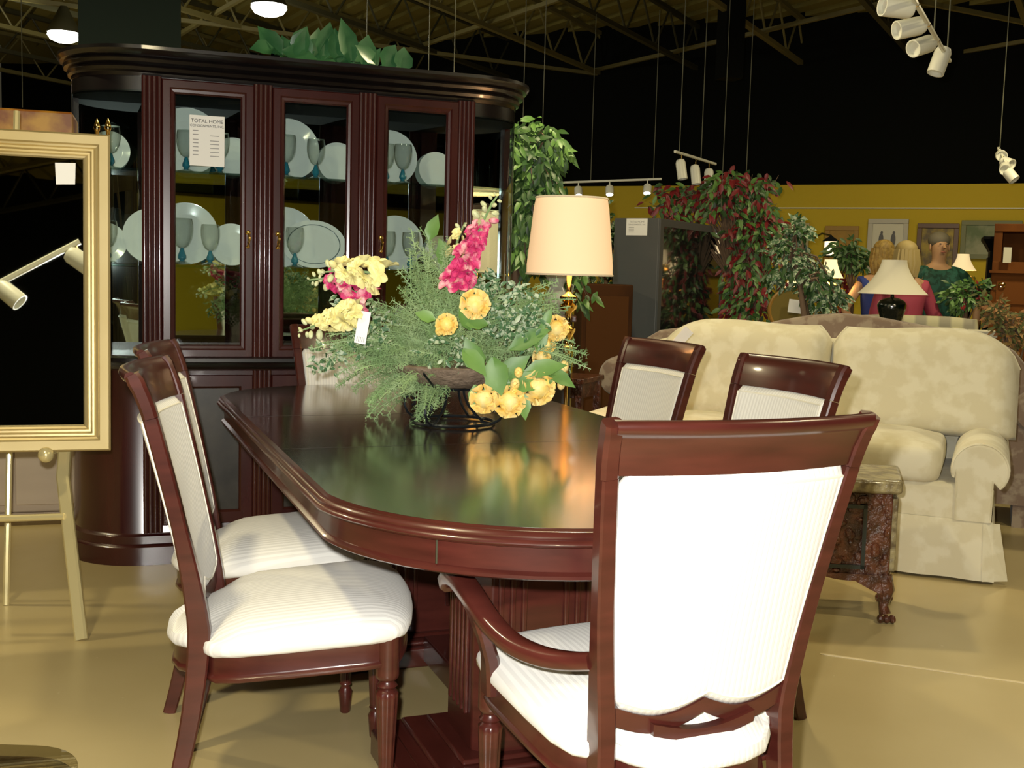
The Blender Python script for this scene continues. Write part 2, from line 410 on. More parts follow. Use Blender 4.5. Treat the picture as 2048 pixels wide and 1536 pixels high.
def pedestal(u):
    mb = MB(); w_, d_ = .17, .13; ch = .035
    for s0 in (1,):
        poly = [(d_, -w_+ch), (d_, w_-ch), (d_-ch, w_), (-d_+ch, w_), (-d_, w_-ch), (-d_, -w_+ch), (-d_+ch, -w_), (d_-ch, -w_)]
    mb.prism([(u+x, y) for x, y in poly], .088, TZ-.09)
    for sx in (1, -1):
        for k in (-.115, -.085, -.055, .055, .085, .115):
            mb.box((u+sx*(d_+.004), k, .42), (.012, .014, .50))
    for sy in (1, -1):
        for k in (-.06, -.03, 0, .03, .06):
            mb.box((u+k, sy*(w_+.004), .42), (.014, .012, .50))
    p = obj('pedestal', mb, M['wood'], tab, bevel=.004)
    mb = MB()
    mb.box((u, 0, .032), (.42, .62, .064)); mb.box((u, 0, .071), (.37, .54, .016)); mb.box((u, 0, .085), (.31, .42, .014))
    for sy in (1, -1):
        mb.box((u, sy*.33, .035), (.30, .06, .07))
    obj('plinth', mb, M['wood'], p, bevel=.008)
pedestal(-.61); pedestal(.34)
obj('stretcher', MB().box((-.135, 0, .06), (.55, .09, .08)), M['wood'], tab, bevel=.005)

# ------------------------------------------------------------------ dining chairs
HT, REC = 1.015, .122
def chair(name, label, arms=False, wt=.2386, wb=.1906, REC=REC):
    t = thing(name, label, 'chair')
    def hw(z): return wb + (wt-wb)*max(0, min(1.1, (z-.44)/(HT-.44)))
    def BP(a, z, off=0.0):
        q = max(0, (z-.44)/(HT-.44))
        return Vector((a*hw(z), -REC*q**1.25 - .042*(1-a*a)*(.35+.65*q) + off, z))
    # rear legs carrying on up as the stiles
    for s in (-1, 1):
        pts, wd = [], []
        for i in range(8):
            k = i/7; z = .44*k
            pts.append((s*(wb+.006-.004*k), -.072*(1-k)**1.7, z)); wd.append((.030+.006*k, .034+.016*k))
        for i in range(1, 13):
            k = i/12; z = .44 + (HT-.095-.44)*k
            pts.append(BP(s, z)); wd.append((.036-.005*k, .050-.018*min(1, k*2)))
        obj('leg', MB().bar(pts, wd, (1, 0, 0), .12), M['wood'], t, label='rear leg that carries on up as the back stile')
        pts = [BP(s, HT-.094 + .094*i/6, -(.012*(i/6)**2)) for i in range(7)]
        obj('crest_block', MB().bar(pts, [(.034, .033)]*5 + [(.034, .036), (.034, .030)], (1, 0, 0), .2), M['wood'], t)
    # crest rail with a rolled top
    mb = MB(); rs = []
    for i in range(25):
        a = -1 + 2*i/24
        prof = [(HT-.092, .011), (HT-.06, .010), (HT-.03, .008), (HT-.012, .004), (HT, -.004), (HT+.005, -.014), (HT+.001, -.026), (HT-.008, -.031), (HT-.018, -.028), (HT-.023, -.020), (HT-.028, -.016), (HT-.06, -.010), (HT-.092, -.009)]
        rs.append([BP(a, z, o_) for z, o_ in prof])
    mb.loft(rs); obj('crest_rail', mb, M['wood'], t, angle=60)
    # pad, upholstered on both faces, two scallops along its foot
    A = .925
    def zb(u): return .466 + .026*(1 - abs(math.sin(PI*u)))
    def zt(u): return HT - .092
    nu, nv = 36, 24
    def PT(i, j, sgn):
        u = -1 + 2*i/nu; v = j/nv
        e = min(1-abs(u), 1.0)*hw(.8)*A; ev = min(v, 1-v)*.42
        cr = .014
        uu = u
        if e < 1: pass
        z = zb(u) + (zt(u)-zb(u))*v
        dz = min(z - zb(u), zt(u)-z)
        if dz < cr:
            lim = 1 - (cr - math.sqrt(max(0, cr*cr - (cr-dz)**2)))/hw(z)/A
            uu = max(-lim, min(lim, u))
            if abs(u) < .86: uu = u
        p = min(1, min(e, ev)/.03); th = .010 + .010*math.sqrt(max(0, p*(2-p)))
        if min(e, ev) < 1e-6: th = .006
        return BP(A*uu, z, sgn*th)
    mb = MB(); b0 = len(mb.v)
    for sgn in (1, -1):
        for i in range(nu+1):
            for j in range(nv+1): mb.v.append(tuple(PT(i, j, sgn)))
    n1 = (nu+1)*(nv+1)
    def vi(i, j, k): return k*n1 + i*(nv+1) + j
    for i in range(nu):
        for j in range(nv):
            mb.af((vi(i,j,0), vi(i,j+1,0), vi(i+1,j+1,0), vi(i+1,j,0))); mb.af((vi(i,j,1), vi(i+1,j,1), vi(i+1,j+1,1), vi(i,j+1,1)))
    for i in range(nu):
        mb.af((vi(i,0,0), vi(i+1,0,0), vi(i+1,0,1), vi(i,0,1))); mb.af((vi(i,nv,0), vi(i,nv,1), vi(i+1,nv,1), vi(i+1,nv,0)))
    for j in range(nv):
        mb.af((vi(0,j,0), vi(0,j,1), vi(0,j+1,1), vi(0,j+1,0))); mb.af((vi(nu,j,0), vi(nu,j+1,0), vi(nu,j+1,1), vi(nu,j,1)))
    pad = obj('back_pad', mb, M['fab'], t, angle=60)
    mb = MB()
    for sgn in (1, -1):
        path = [Vector(PT(i, 1, sgn)) for i in range(1, nu)] + [Vector(PT(nu-1, j, sgn)) for j in range(2, nv-1)] + [Vector(PT(i, nv-1, sgn)) for i in range(nu-1, 0, -1)] + [Vector(PT(1, j, sgn)) for j in range(nv-2, 1, -1)]
        path.append(path[0]); mb.tube(path, .0028, 5)
    obj('piping', mb, M['piping'], pad)
    # lower rail that follows the scallops, with a hanging loop
    rs = []
    for i in range(41):
        a = -1 + 2*i/40; z1 = zb(max(-1, min(1, a/A))) ; z0 = z1 - .036 + .010*(1-abs(a))
        rs.append([BP(a, z0, .012), BP(a, z1+.002, .012), BP(a, z1+.002, -.013), BP(a, z0, -.013)])
    obj('lower_rail', MB().loft(rs), M['wood'], t, angle=40)
    rs = []
    for i in range(25):
        a = -.56 + 1.12*i/24; k = a/.56; z1 = .458 - .019*math.cos(k*PI/2) ; z0 = z1 - .022
        rs.append([BP(a, z0, -.004), BP(a, z1, -.004), BP(a, z1, -.026), BP(a, z0, -.026)])
    obj('rail_loop', MB().loft(rs), M['wood'], t, angle=40)
    # seat
    half = [(0, -.090), (.06, -.086), (.115, -.066), (.150, -.030), (.172, .006), (.206, .008), (.236, .030), (.254, .085), (.262, .18), (.266, .28), (.269, .37), (.262, .425), (.235, .455), (.17, .472), (.08, .482), (0, .485)]
    outl = half + [(-x, y) for x, y in half[-2:0:-1]]
    def ring(k, z):
        o = []
        for x, y in outl:
            yy = .2+(y-.2)*k; o.append((x*k, yy, z - .052*(1-(yy+.09)/.575) - (.032*max(0, min(1, (.10-yy)/.19)) if z > .47 else 0)))
        return o
    rs = [ring(.975, .430), ring(1.0, .438), ring(1.005, .449), ring(.995, .462), ring(.96, .476), ring(.90, .489), ring(.78, .503), ring(.6, .514), ring(.4, .520), ring(.2, .523), ring(.02, .524)]
    obj('seat', MB().loft(rs), M['fab'], t, angle=60)
    rs = [ring(.90, .370), ring(.955, .370), ring(.965, .374), ring(.965, .380), ring(.95, .384), ring(.945, .388), ring(.945, .430), ring(.90, .432)]
    obj('seat_rail', MB().loft(rs), M['wood'], t, angle=40)
    prof = [(.012, 0), (.015, .004), (.0185, .05), (.0195, .062), (.014, .072), (.013, .078), (.017, .084), (.014, .090), (.0150, .094, .07), (.0245, .285, .07), (.0255, .300, .05), (.022, .304), (.018, .309), (.024, .316), (.018, .323), (.017, .327), (.025, .334), (.027, .340), (.027, .345), (.0265, .44)]
    for s in (-1, 1):
        obj('leg', MB().lathe(prof, (s*.232, .415, 0), 40, 10), M['wood'], t, angle=50, label='turned and reeded front leg')
    if arms:
        for s in (-1, 1):
            P = [(.212, .005, .572), (.236, .05, .560), (.268, .10, .556), (.298, .16, .564), (.320, .22, .590), (.332, .29, .626), (.334, .345, .640), (.332, .385, .636), (.330, .41, .618)]
            # smooth it
            pts = []
            for i in range(len(P)-1):
                for k in range(4):
                    tt = k/4; p0 = Vector(P[max(i-1,0)]); p1 = Vector(P[i]); p2 = Vector(P[i+1]); p3 = Vector(P[min(i+2,len(P)-1)])
                    pts.append(.5*((2*p1)+(p2-p0)*tt+(2*p0-5*p1+4*p2-p3)*tt*tt+(3*p1-p0-3*p2+p3)*tt**3))
            pts.append(Vector(P[-1])); pts = [Vector((p.x*s, p.y, p.z)) for p in pts]
            n = len(pts)
            wd = [(.034 + .018*min(1, i/n*1.3), .032 + (.010 if i > n*.72 else 0)*min(1, (i/n-.72)*6)) for i in range(n)]
            arm = obj('arm', MB().bar(pts, wd, (1, 0, 0), .22), M['wood'], t, angle=50)
            pts = [(s*.326, .345, .625), (s*.312, .322, .58), (s*.292, .318, .53), (s*.270, .335, .48), (s*.258, .355, .44), (s*.255, .36, .395)]
            obj('arm_post', MB().bar(pts, [(.026, .036), (.024, .032), (.026, .034), (.030, .040), (.034, .046), (.034, .046)], (1, 0, 0), .2), M['wood'], arm)
    return t
A0 = chair('dining_chair', '')
GR = 'side chairs of the mahogany dining set'
def ch(root, x, y, rz, label): place(root, (x, y, 0), rz, label, GR)
ch(A0, -.712, 2.652, -1.40, 'white striped side chair nearest the camera on the left of the table, seen edge-on')
ch(copy_tree(A0), -.8917, 3.2896, -1.427, 'white striped side chair half hidden behind the near left chair')
ch(copy_tree(A0), .709, 3.317, 1.98, 'white striped side chair on the right side, just beyond the armchair back')
ch(copy_tree(A0), .430, 4.10, 2.02, 'white striped side chair on the right side, farther one beside the brass lamp')
U = Vector((-math.sin(TR), math.cos(TR))); q = TC + U*1.30
ch(copy_tree(A0), q.x, q.y, TR + PI, 'white striped side chair at the far end of the table behind the flowers')
E0 = chair('dining_armchair', 'white striped mahogany armchair in the foreground, its back to the camera', True, .2600, .190, .115)
E0.location = (.352, 2.03, 0); E0.rotation_euler = (0, 0, .41)
# ------------------------------------------------------------------ china cabinet (buffet with glazed hutch)
S_ = 1.02
def kz(z): return CH + (z-CH)*S_
cab = thing('china_cabinet', 'tall dark mahogany china cabinet with curved glass ends and lit shelves of china', 'cabinet', (-1.407, 4.733, 0), .342)
RC = .267*S_; X0, X1 = -.129*S_, 1.256*S_; DB = .34*S_
def cab_outline(off=0.0, front=0.0, n=12):
    pts = []
    cx0, cx1, cy = X0, X1, RC
    r = RC + off
    for i in range(n+1):
        t = PI + (PI/2)*i/n; pts.append((cx0 + r*math.cos(t), cy + (r+front)*math.sin(t)))
    for i in range(n+1):
        t = 1.5*PI + (PI/2)*i/n; pts.append((cx1 + r*math.cos(t), cy + (r+front)*math.sin(t)))
    pts += [(cx1+r, DB), (cx0-r, DB)]
    return pts
def ringo(prof): return [[(x, y, z) for x, y in cab_outline(o, f)] for o, f, z in prof]
ZW = kz(.822)
# buffet
obj('base', MB().loft(ringo([(.03,.03,0), (.03,.03,.075), (.026,.026,.082), (.02,.02,.086), (.02,.02,.118), (.014,.014,.124), (.005,.02,.13), (.005,.02,ZW)])), M['wood_c'], cab, angle=30)
obj('waist_molding', MB().loft(ringo([(0,.02,ZW-.004), (.015,.03,ZW), (.03,.05,ZW+.008), (.034,.056,ZW+.018), (.028,.05,ZW+.028), (.018,.035,ZW+.034), (.02,.03,ZW+.05), (.0,.02,ZW+.056)])), M['wood_dark'], cab, angle=30)
HB = ZW + .056                               # foot of hutch
GT, GB = kz(1.935), kz(.923)                  # glass top and bottom
obj('hutch_base', MB().loft(ringo([(0,0,HB-.004), (0,0,GB-.045)])), M['wood_c'], cab)
DT = GT + .055
obj('crown', MB().loft(ringo([(0,0,DT), (.002,.004,DT+.014), (.014,.014,DT+.020), (.018,.018,DT+.032), (.014,.014,DT+.042), (.030,.030,DT+.048), (.034,.034,DT+.060), (.030,.030,DT+.070), (.045,.045,DT+.075), (.055,.055,DT+.090), (.055,.055,DT+.104), (.04,.04,DT+.108)])), M['wood_dark'], cab, angle=30)
obj('frieze', MB().loft(ringo([(-.002,-.002,GT-.006), (-.002,-.002,DT+.002)])), M['wood_dark'], cab)
obj('hutch_glare_liner', MB().loft(ringo([(-.006,-.006,GT-.012), (-.006,-.006,GT-.0065)])), M['black'], cab)  # matte black sheet added to stop a glossy reflection under the frieze
# mirrored back
mb = MB().box(((X0+X1)/2, DB-.012, (GT+GB)/2), (X1-X0+2*RC-.03, .012, GT-GB+.09))
obj('back_panel', mb, M['wood_c'], cab)
mb = MB().box(((X0+X1)/2, DB-.022, (GT+GB)/2), (X1-X0+2*RC-.05, .006, GT-GB+.02))
obj('back_mirror', mb, M['mirror'], cab, label='mirrored back of the hutch')
for s, x in ((-1, X0-RC+.014), (1, X1+RC-.014)):
    obj('back_post', MB().box((x, DB-.03, (GT+GB)/2), (.028, .05, GT-GB+.09)), M['wood_c'], cab)
# curved end panes
for s, cx, a0 in ((-1, X0, PI), (1, X1, 1.5*PI)):
    mb = MB(); n = 14
    pa = [(cx + RC*math.cos(a0+PI/2*i/n), RC + RC*math.sin(a0+PI/2*i/n)) for i in range(n+1)]
    if s < 0: pa = [(cx-RC, DB-.03)] + pa
    else: pa = pa + [(cx+RC, DB-.03)]
    mb.loft([[(x, y, GB-.045) for x, y in pa], [(x, y, GT) for x, y in pa]], closed=False, caps=False)
    obj('curved_pane', mb, M['glassc'], cab)
# pilasters
PER, GW, FR = .4359*S_, .255*S_, .052*S_
PW = PER-GW-2*FR
def pilaster(x, z0, z1, y0=-.012, parent=cab, wd=None):
    wd = wd or PW; n = 40; poly = []
    for i in range(n+1):
        k = i/n; poly.append((x + wd*k, y0 - .006*abs(math.sin(PI*k*4))**.7))
    poly += [(x+wd, .03), (x, .03)]
    mb = MB().prism(poly, z0, z1)
    return obj('pilaster', mb, M['wood_c'], parent, angle=50)
PX = [-FR-PW] + [k*PER + GW + FR for k in range(3)]
for x in PX:
    pilaster(x, HB, DT+.002); pilaster(x, .13, ZW-.002, -.032)
# glazed doors
def door(k):
    x0 = k*PER - FR; x1 = x0 + GW + 2*FR; z0, z1 = GB - FR*.95, DT - .006; th = .022; yc = -.011
    mb = MB()
    def fr(ax, az, bx, bz, side):   # moulded bar as a quad prism with an inner bevel
        pass
    prof = [(0, .0), (0, -.020), (.004, -.024), (.030, -.024), (.036, -.018), (.046, -.016), (.052, -.006), (.052, 0)]
    loops = []
    for o_, y in prof:
        o_ *= S_
        loops.append([(x0+o_, y, z0+o_), (x1-o_, y, z0+o_), (x1-o_, y, z1-o_*1.05), (x0+o_, y, z1-o_*1.05)])
    mb.loft(loops, True, False)
    d = obj('door', mb, M['wood_c'], cab, smooth=False)
    obj('door_pane', MB().box(((x0+x1)/2, -.006, (z0+z1)/2), (x1-x0-.09, .003, z1-z0-.09)), M['glass'], d)
    mb = MB(); zc = kz(1.36)
    hx = x1-.022 if k == 0 else x0+.022
    for zz, r in ((zc+.028, .011), (zc-.030, .008)):
        mb.ball((hx, -.032, zz), (r, r*.7, r))
    mb.tube([(hx, -.036, zc+.024), (hx+.004, -.046, zc+.008), (hx, -.046, zc-.012), (hx, -.036, zc-.028)], [.005, .007, .006, .004], 8)
    obj('door_pull', mb, M['brass'], d)
for k in range(3): door(k)
# buffet doors
for k in range(3):
    x0 = k*PER - FR; x1 = x0 + GW + 2*FR; z0, z1 = .16, ZW-.02
    prof = [(0, -.022), (0, -.036), (.004, -.040), (.048, -.040), (.054, -.034), (.058, -.028)]
    mb = MB().loft([[(x0+o_, y, z0+o_), (x1-o_, y, z0+o_), (x1-o_, y, z1-o_), (x0+o_, y, z1-o_)] for o_, y in prof], True, False)
    d = obj('buffet_door', mb, M['wood_c'], cab, smooth=False)
    obj('door_panel', MB().box(((x0+x1)/2, -.026, (z0+z1)/2), (x1-x0-.1, .006, z1-z0-.1)), M['burl'], d, smooth=False)
# shelves
SZ = [kz(1.6287), kz(1.2476)]
for z in SZ:
    mb = MB().loft([[(x, y, zz) for x, y in cab_outline(-.012, 0)] for zz in (z-.009, z)])
    obj('glass_shelf', mb, M['shelf'], cab, angle=20)
CR = cab.rotation_euler.z
def cl(x, y, z):
    v = Matrix.Rotation(CR, 3, 'Z') @ Vector((x, y, 0)); return (cab.location.x+v.x, cab.location.y+v.y, z)
# plates, leaning against the mirrored back
def plate(sx=1.0):
    n = 40; mb = MB(); R_ = 1.0
    prof = [(.0, .010), (.60, .010), (.64, .012), (.70, .030), (.98, .055), (1.0, .060), (1.0, .050), (.70, .016), (.62, 0), (0, 0)]
    rs = [[(max(r, .01)*math.cos(2*PI*j/n)*sx, -z, max(r, .01)*math.sin(2*PI*j/n)) for j in range(n)] for r, z in prof]
    mb.loft(rs); return mb
p0 = tag(obj('dinner_plate', plate(), M['china'], angle=60), '', 'plate')
used = [0]
def put_plate(x, z, r, label, y=None, lean=.16):
    o = p0 if not used[0] else p0.copy()
    if used[0]: col.objects.link(o)
    used[0] = 1
    y = (DB - .045 - r*math.sin(lean)) if y is None else y
    o.location = cl(x, y, z + r*math.cos(lean) + .004); o.rotation_euler = (-lean, 0, CR); o.scale = (r, r, r)
    o['label'] = label; o['group'] = 'white plates leaning in the china cabinet'
u_, l_ = SZ
put_plate(-.255, u_, .085, 'white plate in the curved left end, upper shelf')
put_plate(.065, u_, .146, 'large white plate behind the paper sign, upper shelf of left door')
put_plate(.262, u_, .088, 'small white plate at right of the left door, upper shelf')
put_plate(.500, u_, .138, 'large white plate on upper shelf behind the middle door')
put_plate(.725, u_, .092, 'small white plate on upper shelf behind the middle door')
put_plate(.965, u_, .128, 'large white plate on upper shelf behind the right door')
put_plate(1.19, u_, .085, 'small white plate on upper shelf behind the right door')
put_plate(-.270, l_, .085, 'white plate in the curved left end, lower shelf')
put_plate(-.085, l_, .120, 'plate half seen behind the left pilaster, lower shelf')
put_plate(.060, l_, .136, 'large white plate on lower shelf behind the left door')
put_plate(.255, l_, .094, 'small white plate on lower shelf behind the left door')
put_plate(.490, l_, .136, 'large plate behind the oval platter, lower shelf')
put_plate(1.000, l_, .128, 'large white plate on lower shelf behind the right door')
put_plate(1.225, l_, .085, 'small white plate on lower shelf behind the right door')
o = tag(obj('oval_platter', plate(1.32), M['china'], angle=60), 'oval white platter with dark rim line on lower shelf behind middle door', 'platter')
o.location = cl(.600, .17, l_ + .108); o.rotation_euler = (-.20, 0, CR); o.scale = (.108,)*3
rg = MB().loft([[(r*math.cos(2*PI*j/48)*1.32, -y, r*math.sin(2*PI*j/48)) for j in range(48)] for r, y in ((.80, .043), (.83, .046), (.815, .050), (.80, .043))], True, False)
obj('rim_line', rg, M['china_line'], o)
# goblets
def goblet():
    t = thing('goblet', '', 'glass')
    obj('bowl', MB().lathe([(.006, .062), (.022, .072), (.034, .095), (.040, .125), (.040, .155), (.037, .175)], n=28), M['gob'], t)
    obj('stem', MB().lathe([(.004, .064), (.008, .060), (.010, .050), (.016, .036), (.016, .026), (.009, .018), (.012, .014)], n=20), M['gobb'], t)
    obj('foot', MB().lathe([(.012, .016), (.034, .006), (.035, .002), (.002, .001)], n=28), M['gob'], t)
    return t
g0 = goblet(); gl = [0]
def put_gob(x, y, z, label, s=1.0):
    o = g0 if not gl[0] else copy_tree(g0); gl[0] = 1
    o.location = cl(x, y, z + .001); o['label'] = label; o['group'] = 'goblets on the china cabinet shelves'; o.scale = (s,)*3
put_gob(-.250, .14, u_, 'clear goblet in the curved left end, upper shelf')
put_gob(.050, .12, u_, 'blue-stemmed goblet left of the paper sign foot, upper shelf')
put_gob(.190, .14, u_, 'blue-stemmed goblet under the right corner of the paper sign')
put_gob(.468, .12, u_, 'goblet at the left of the middle door, upper shelf', 1.05)
put_gob(.600, .14, u_, 'goblet between two plates behind the middle door, upper shelf')
put_gob(.915, .14, u_, 'goblet at the left edge of the right door, upper shelf')
put_gob(.985, .11, u_, 'goblet with bright blue stem behind the right door, upper shelf')
put_gob(-.265, .14, l_, 'clear goblet in the curved left end, lower shelf')
put_gob(.032, .10, l_, 'goblet in front of the large plate, lower shelf, left door', 1.12)
put_gob(.150, .13, l_, 'dark-stemmed goblet right of the large plate, lower shelf, left door')
put_gob(.500, .06, l_, 'goblet in front of the oval platter')
put_gob(.920, .12, l_, 'goblet at left of the right door, lower shelf, just above the flowers')
put_gob(1.03, .12, l_, 'goblet in front of the large plate, lower shelf, right door')
# paper sign on the left door
sg = thing('paper_sign', 'white printed price sign taped inside the left glass door of the china cabinet', 'sign', cl(.125, -.014, kz(1.75)), CR)
obj('sheet', MB().box((0, 0, 0), (.140, .0015, .205)), M['paper'], sg, smooth=False)
text(sg, 'TOTAL HOME', .0205, (0, -.0015, .073), (PI/2, 0, 0), M['ink'])
text(sg, 'CONSIGNMENTS, INC.', .0135, (0, -.0015, .056), (PI/2, 0, 0), M['ink'])
mb = MB()
for i, z in enumerate((.040, .024, .004, -.010, -.026, -.042, -.058)):
    mb.box((-.046, -.0012, z), (.022, .001, .0035))
    if i: mb.box((.030, -.0012, z-.003), (.036, .001, .003))
obj('printed_rows', mb, M['inkg'], sg, smooth=False)
# silk pothos lying on top of the crown
CT = DT + .104
ivy = thing('silk_pothos', 'green silk pothos vine lying along the top of the china cabinet', 'plant', cl(.45, .1, CT), CR)
mb = MB(); R.seed(3)
for i in range(36):
    x = R.uniform(-.06, .44); y = R.uniform(-.10, .16)
    d = Vector((R.uniform(-1, 1), R.uniform(-.6, .3), R.uniform(.0, .9)))
    mb.leaf(Vector((x, y, R.uniform(.01, .05))), d, Vector((R.uniform(-.3,.3), -.8, .5)), R.uniform(.09, .15), R.uniform(.07, .10), .35)
for x, z, dx, L_ in ((-.02, .03, -.7, .15), (.03, .03, .5, .15), (.15, .03, .3, .17), (.22, .02, .0, .15), (.33, .02, .25, .14), (.42, .02, .6, .12), (.28, .02, -.15, .20), (.50, .01, .2, .11)):
    mb.leaf(Vector((x, -.06, z)), Vector((dx, -.1, 1)), Vector((.2, -1, .1)), L_, .10, .25)
obj('leaves', mb, M['ivy'], ivy, angle=60)['kind'] = 'stuff'
obj('stem', MB().tube([(-.12, .0, .02), (0, .0, .03), (.2, .04, .06), (.4, .0, .02), (.52, .02, .01)], .005, 6), M['ivy'], ivy)

# ------------------------------------------------------------------ framed mirror on a brass easel
MR = .30
mc = at(-150, 585, 3.85)
tl, tr_ = at(227, 268, 3.93), at(222, 898, 3.86)
mir = thing('framed_mirror', 'large gold framed mirror standing on a brass easel at the left edge', 'mirror', (tr_.x, tr_.y, tr_.z), MR)
H_ = tl.z - tr_.z; W_ = .92; LEAN = .09
prof = [(0, 0), (0, -.030), (.006, -.036), (.034, -.030), (.040, -.024), (.046, -.022), (.052, -.028), (.058, -.028), (.064, -.020), (.070, -.020), (.076, -.024), (.082, -.022), (.088, -.010), (.09, 0)]
def lm(x, y, z): return (x, y + z*math.sin(LEAN), z*math.cos(LEAN))
loops = [[lm(-W_+o_, y, o_), lm(-o_, y, o_), lm(-o_, y, H_-o_), lm(-W_+o_, y, H_-o_)] for o_, y in prof]
obj('frame', MB().loft(loops + [loops[0]], True, False), M['gold'], mir, angle=20)
mb = MB().loft([[lm(-W_+.085, y, .085), lm(-.085, y, .085), lm(-.085, y, H_-.085), lm(-W_+.085, y, H_-.085)] for y in (-.012, -.004)])
obj('mirror_glass', mb, M['mirror'], mir, smooth=False)
mb = MB().loft([[lm(-.172, y, H_-.175), lm(-.112, y, H_-.172), lm(-.110, y, H_-.100), lm(-.175, y, H_-.102)] for y in (-.0145, -.0125)])
tg = tag(obj('price_sticker', mb, M['paper'], smooth=False), 'small white price sticker at the top right corner of the framed mirror', 'sticker')
tg.location = mir.location; tg.rotation_euler = (0, 0, MR)
# easel
kn = at(104, 905, 3.80); ft = fl(163, 1280, 0)
ez = thing('brass_easel', 'polished brass easel holding up the large gold framed mirror', 'easel', (kn.x, kn.y, 0), 0)
def el(p): return (p[0]-kn.x, p[1]-kn.y, p[2])
mxc = kn.x - .36
apex = Vector((mxc + .04, kn.y + .50, 1.80)); kp = Vector((kn.x, 3.89, kn.z))
def legr(a, b): return [el(a), el(Vector(a).lerp(Vector(b), .5)), el(b)]
top_r = kp + (kp - Vector(ft))*.02
obj('leg', MB().bar([el(ft), el(kp + Vector((0,0,-.1))), el(kp + Vector((0, .06, .2))), el(apex + Vector((.05, 0, -.1)))], (.042, .026), (1, 0, 0), .25), M['brassb'], ez)
ftl = Vector((2*mxc - ft.x, ft.y - .0, 0)); kpl = Vector((2*mxc - kp.x, kp.y + .0, kp.z))
obj('leg', MB().bar([el(ftl), el(kpl), el(kpl + Vector((0, .06, .2))), el(apex + Vector((-.05, 0, -.1)))], (.042, .026), (1, 0, 0), .25), M['brassb'], ez)
bl = fl(12, 1210, 0)
obj('leg', MB().tube([el(bl), el(apex)], .012, 8), M['brassb'], ez)
c1, c2 = at(128, 1033, 3.82), at(-90, 1040, 3.78)
obj('crossbar', MB().tube([el(c1), el(c2)], .012, 10), M['brassb'], ez)
obj('ledge_knob', MB().ball(el(kn + Vector((0, -.05, 0))), .026, 16, 12).tube([el(kn + Vector((0, -.03, 0))), el(kn + Vector((0, .04, 0)))], .008, 8), M['brassb'], ez)
mb = MB()
for px in (194, 216):
    p = at(px, 252, 4.02); mb.lathe([(.006, -.04), (.007, -.02), (.012, -.008), (.010, .004), (.004, .018), (.001, .026)], el(p), 12)
    mb.tube([el(p + Vector((0,0,-.03))), el(p + Vector((-.02, .03, -.28)))], .005, 6)
obj('finial', mb, M['brass'], ez)

# beige armoire behind the mirror
p = at(60, 600, 5.3)
t = thing('armoire', 'tall beige armoire with gilded tray top behind the framed mirror', 'armoire', (-2.42, 5.55, 0), .30)
be = mat('beige_laminate', (.52, .42, .30), .6, noise=((.44, .35, .25), (2, 2, 9), .35, .7))
hz = 1.80
obj('body', MB().box((0, 0, hz/2+.03), (1.06, .55, hz-.06)), be, t, bevel=.01)
obj('cornice', MB().box((0, -.01, hz-.03), (1.12, .60, .05)).box((0, -.01, hz+.01), (1.16, .64, .03)), be, t, bevel=.006)
gt = mat('gilded_wood', (.50, .27, .03), .4, noise=((.22, .07, .01), 5, .45, .6))
obj('tray', MB().box((0, -.26, hz+.08), (1.12, .04, .12)).box((0, .26, hz+.08), (1.12, .04, .12)).box((.54, 0, hz+.08), (.04, .5, .12)).box((-.54, 0, hz+.08), (.04, .5, .12)), gt, t, bevel=.01)
for sx in (-1, 1):
    d = obj('door', MB().box((sx*.262, -.285, hz/2), (.50, .022, hz-.2)), be, t, bevel=.004)
    obj('knob', MB().ball((sx*.05, -.31, hz/2), .014), M['brass'], d)
obj('plinth', MB().box((0, 0, .03), (1.08, .56, .06)), be, t)

# glossy dark table corner at the bottom left
zc = .55
c = fl(165, 1536, zc)
t = thing('glass_topped_table', 'glossy dark carved table corner under clear glass, bottom left of the photo', 'table', (c.x-.235, c.y-.10, 0), 0)
def rr(w_, h_, r, n=8):
    o = []
    for cx, cy, a in ((w_-r, h_-r, 0), (-w_+r, h_-r, PI/2), (-w_+r, -h_+r, PI), (w_-r, -h_+r, 1.5*PI)):
        for i in range(n+1): o.append((cx + r*math.cos(a+PI/2*i/n), cy + r*math.sin(a+PI/2*i/n)))
    return o
dk = mat('carved_dark', (.018, .012, .008), .18, coat=.8, noise=((.22, .13, .07), 9, .42, .6), bump=(24, .6, .01))
P1 = rr(.23, .17, .09); P2 = rr(.225, .165, .087); P3 = rr(.19, .13, .07)
obj('tabletop', MB().loft([[(x, y, z) for x, y in pp] for pp, z in ((P3, zc-.06), (P2, zc-.045), (P2, zc-.018), (P2, zc-.0145), (rr(.22, .16, .085), zc-.0125))]), dk, t, angle=40)
obj('glass_sheet', MB().loft([[(x, y, z) for x, y in P1] for z in (zc-.008, zc)]), thin_glass('smoky_sheet', (.62, .60, .52), .04, 5.0, 0, .6), t, angle=30)
for sx in (-1, 1):
    for sy in (-1, 1):
        obj('leg', MB().lathe([(.014, 0), (.02, .03), (.016, .1), (.024, .3), (.028, .44), (.034, zc-.058)], (sx*.15, sy*.09, 0), 16), dk, t)
# ------------------------------------------------------------------ floral centrepiece
def vplane(px, py, P, a):
    """where the pixel's ray meets the vertical plane through P running along angle a"""
    d = ray(px, py); n = Vector((-math.sin(a), math.cos(a), 0)); o = Vector((0, 0, CH))
    return o + d * ((Vector((P[0], P[1], 0)) - o).dot(n) / d.dot(n))
F0 = fl(905, 846, TZ + .002); FY = F0.y
fa = thing('flower_arrangement', 'silk flower centrepiece in a wrought iron stand on the dining table', 'flowers', tuple(F0), 0)
def Wp(px, py, dy=0.0): return at(px, py, FY + dy) - F0
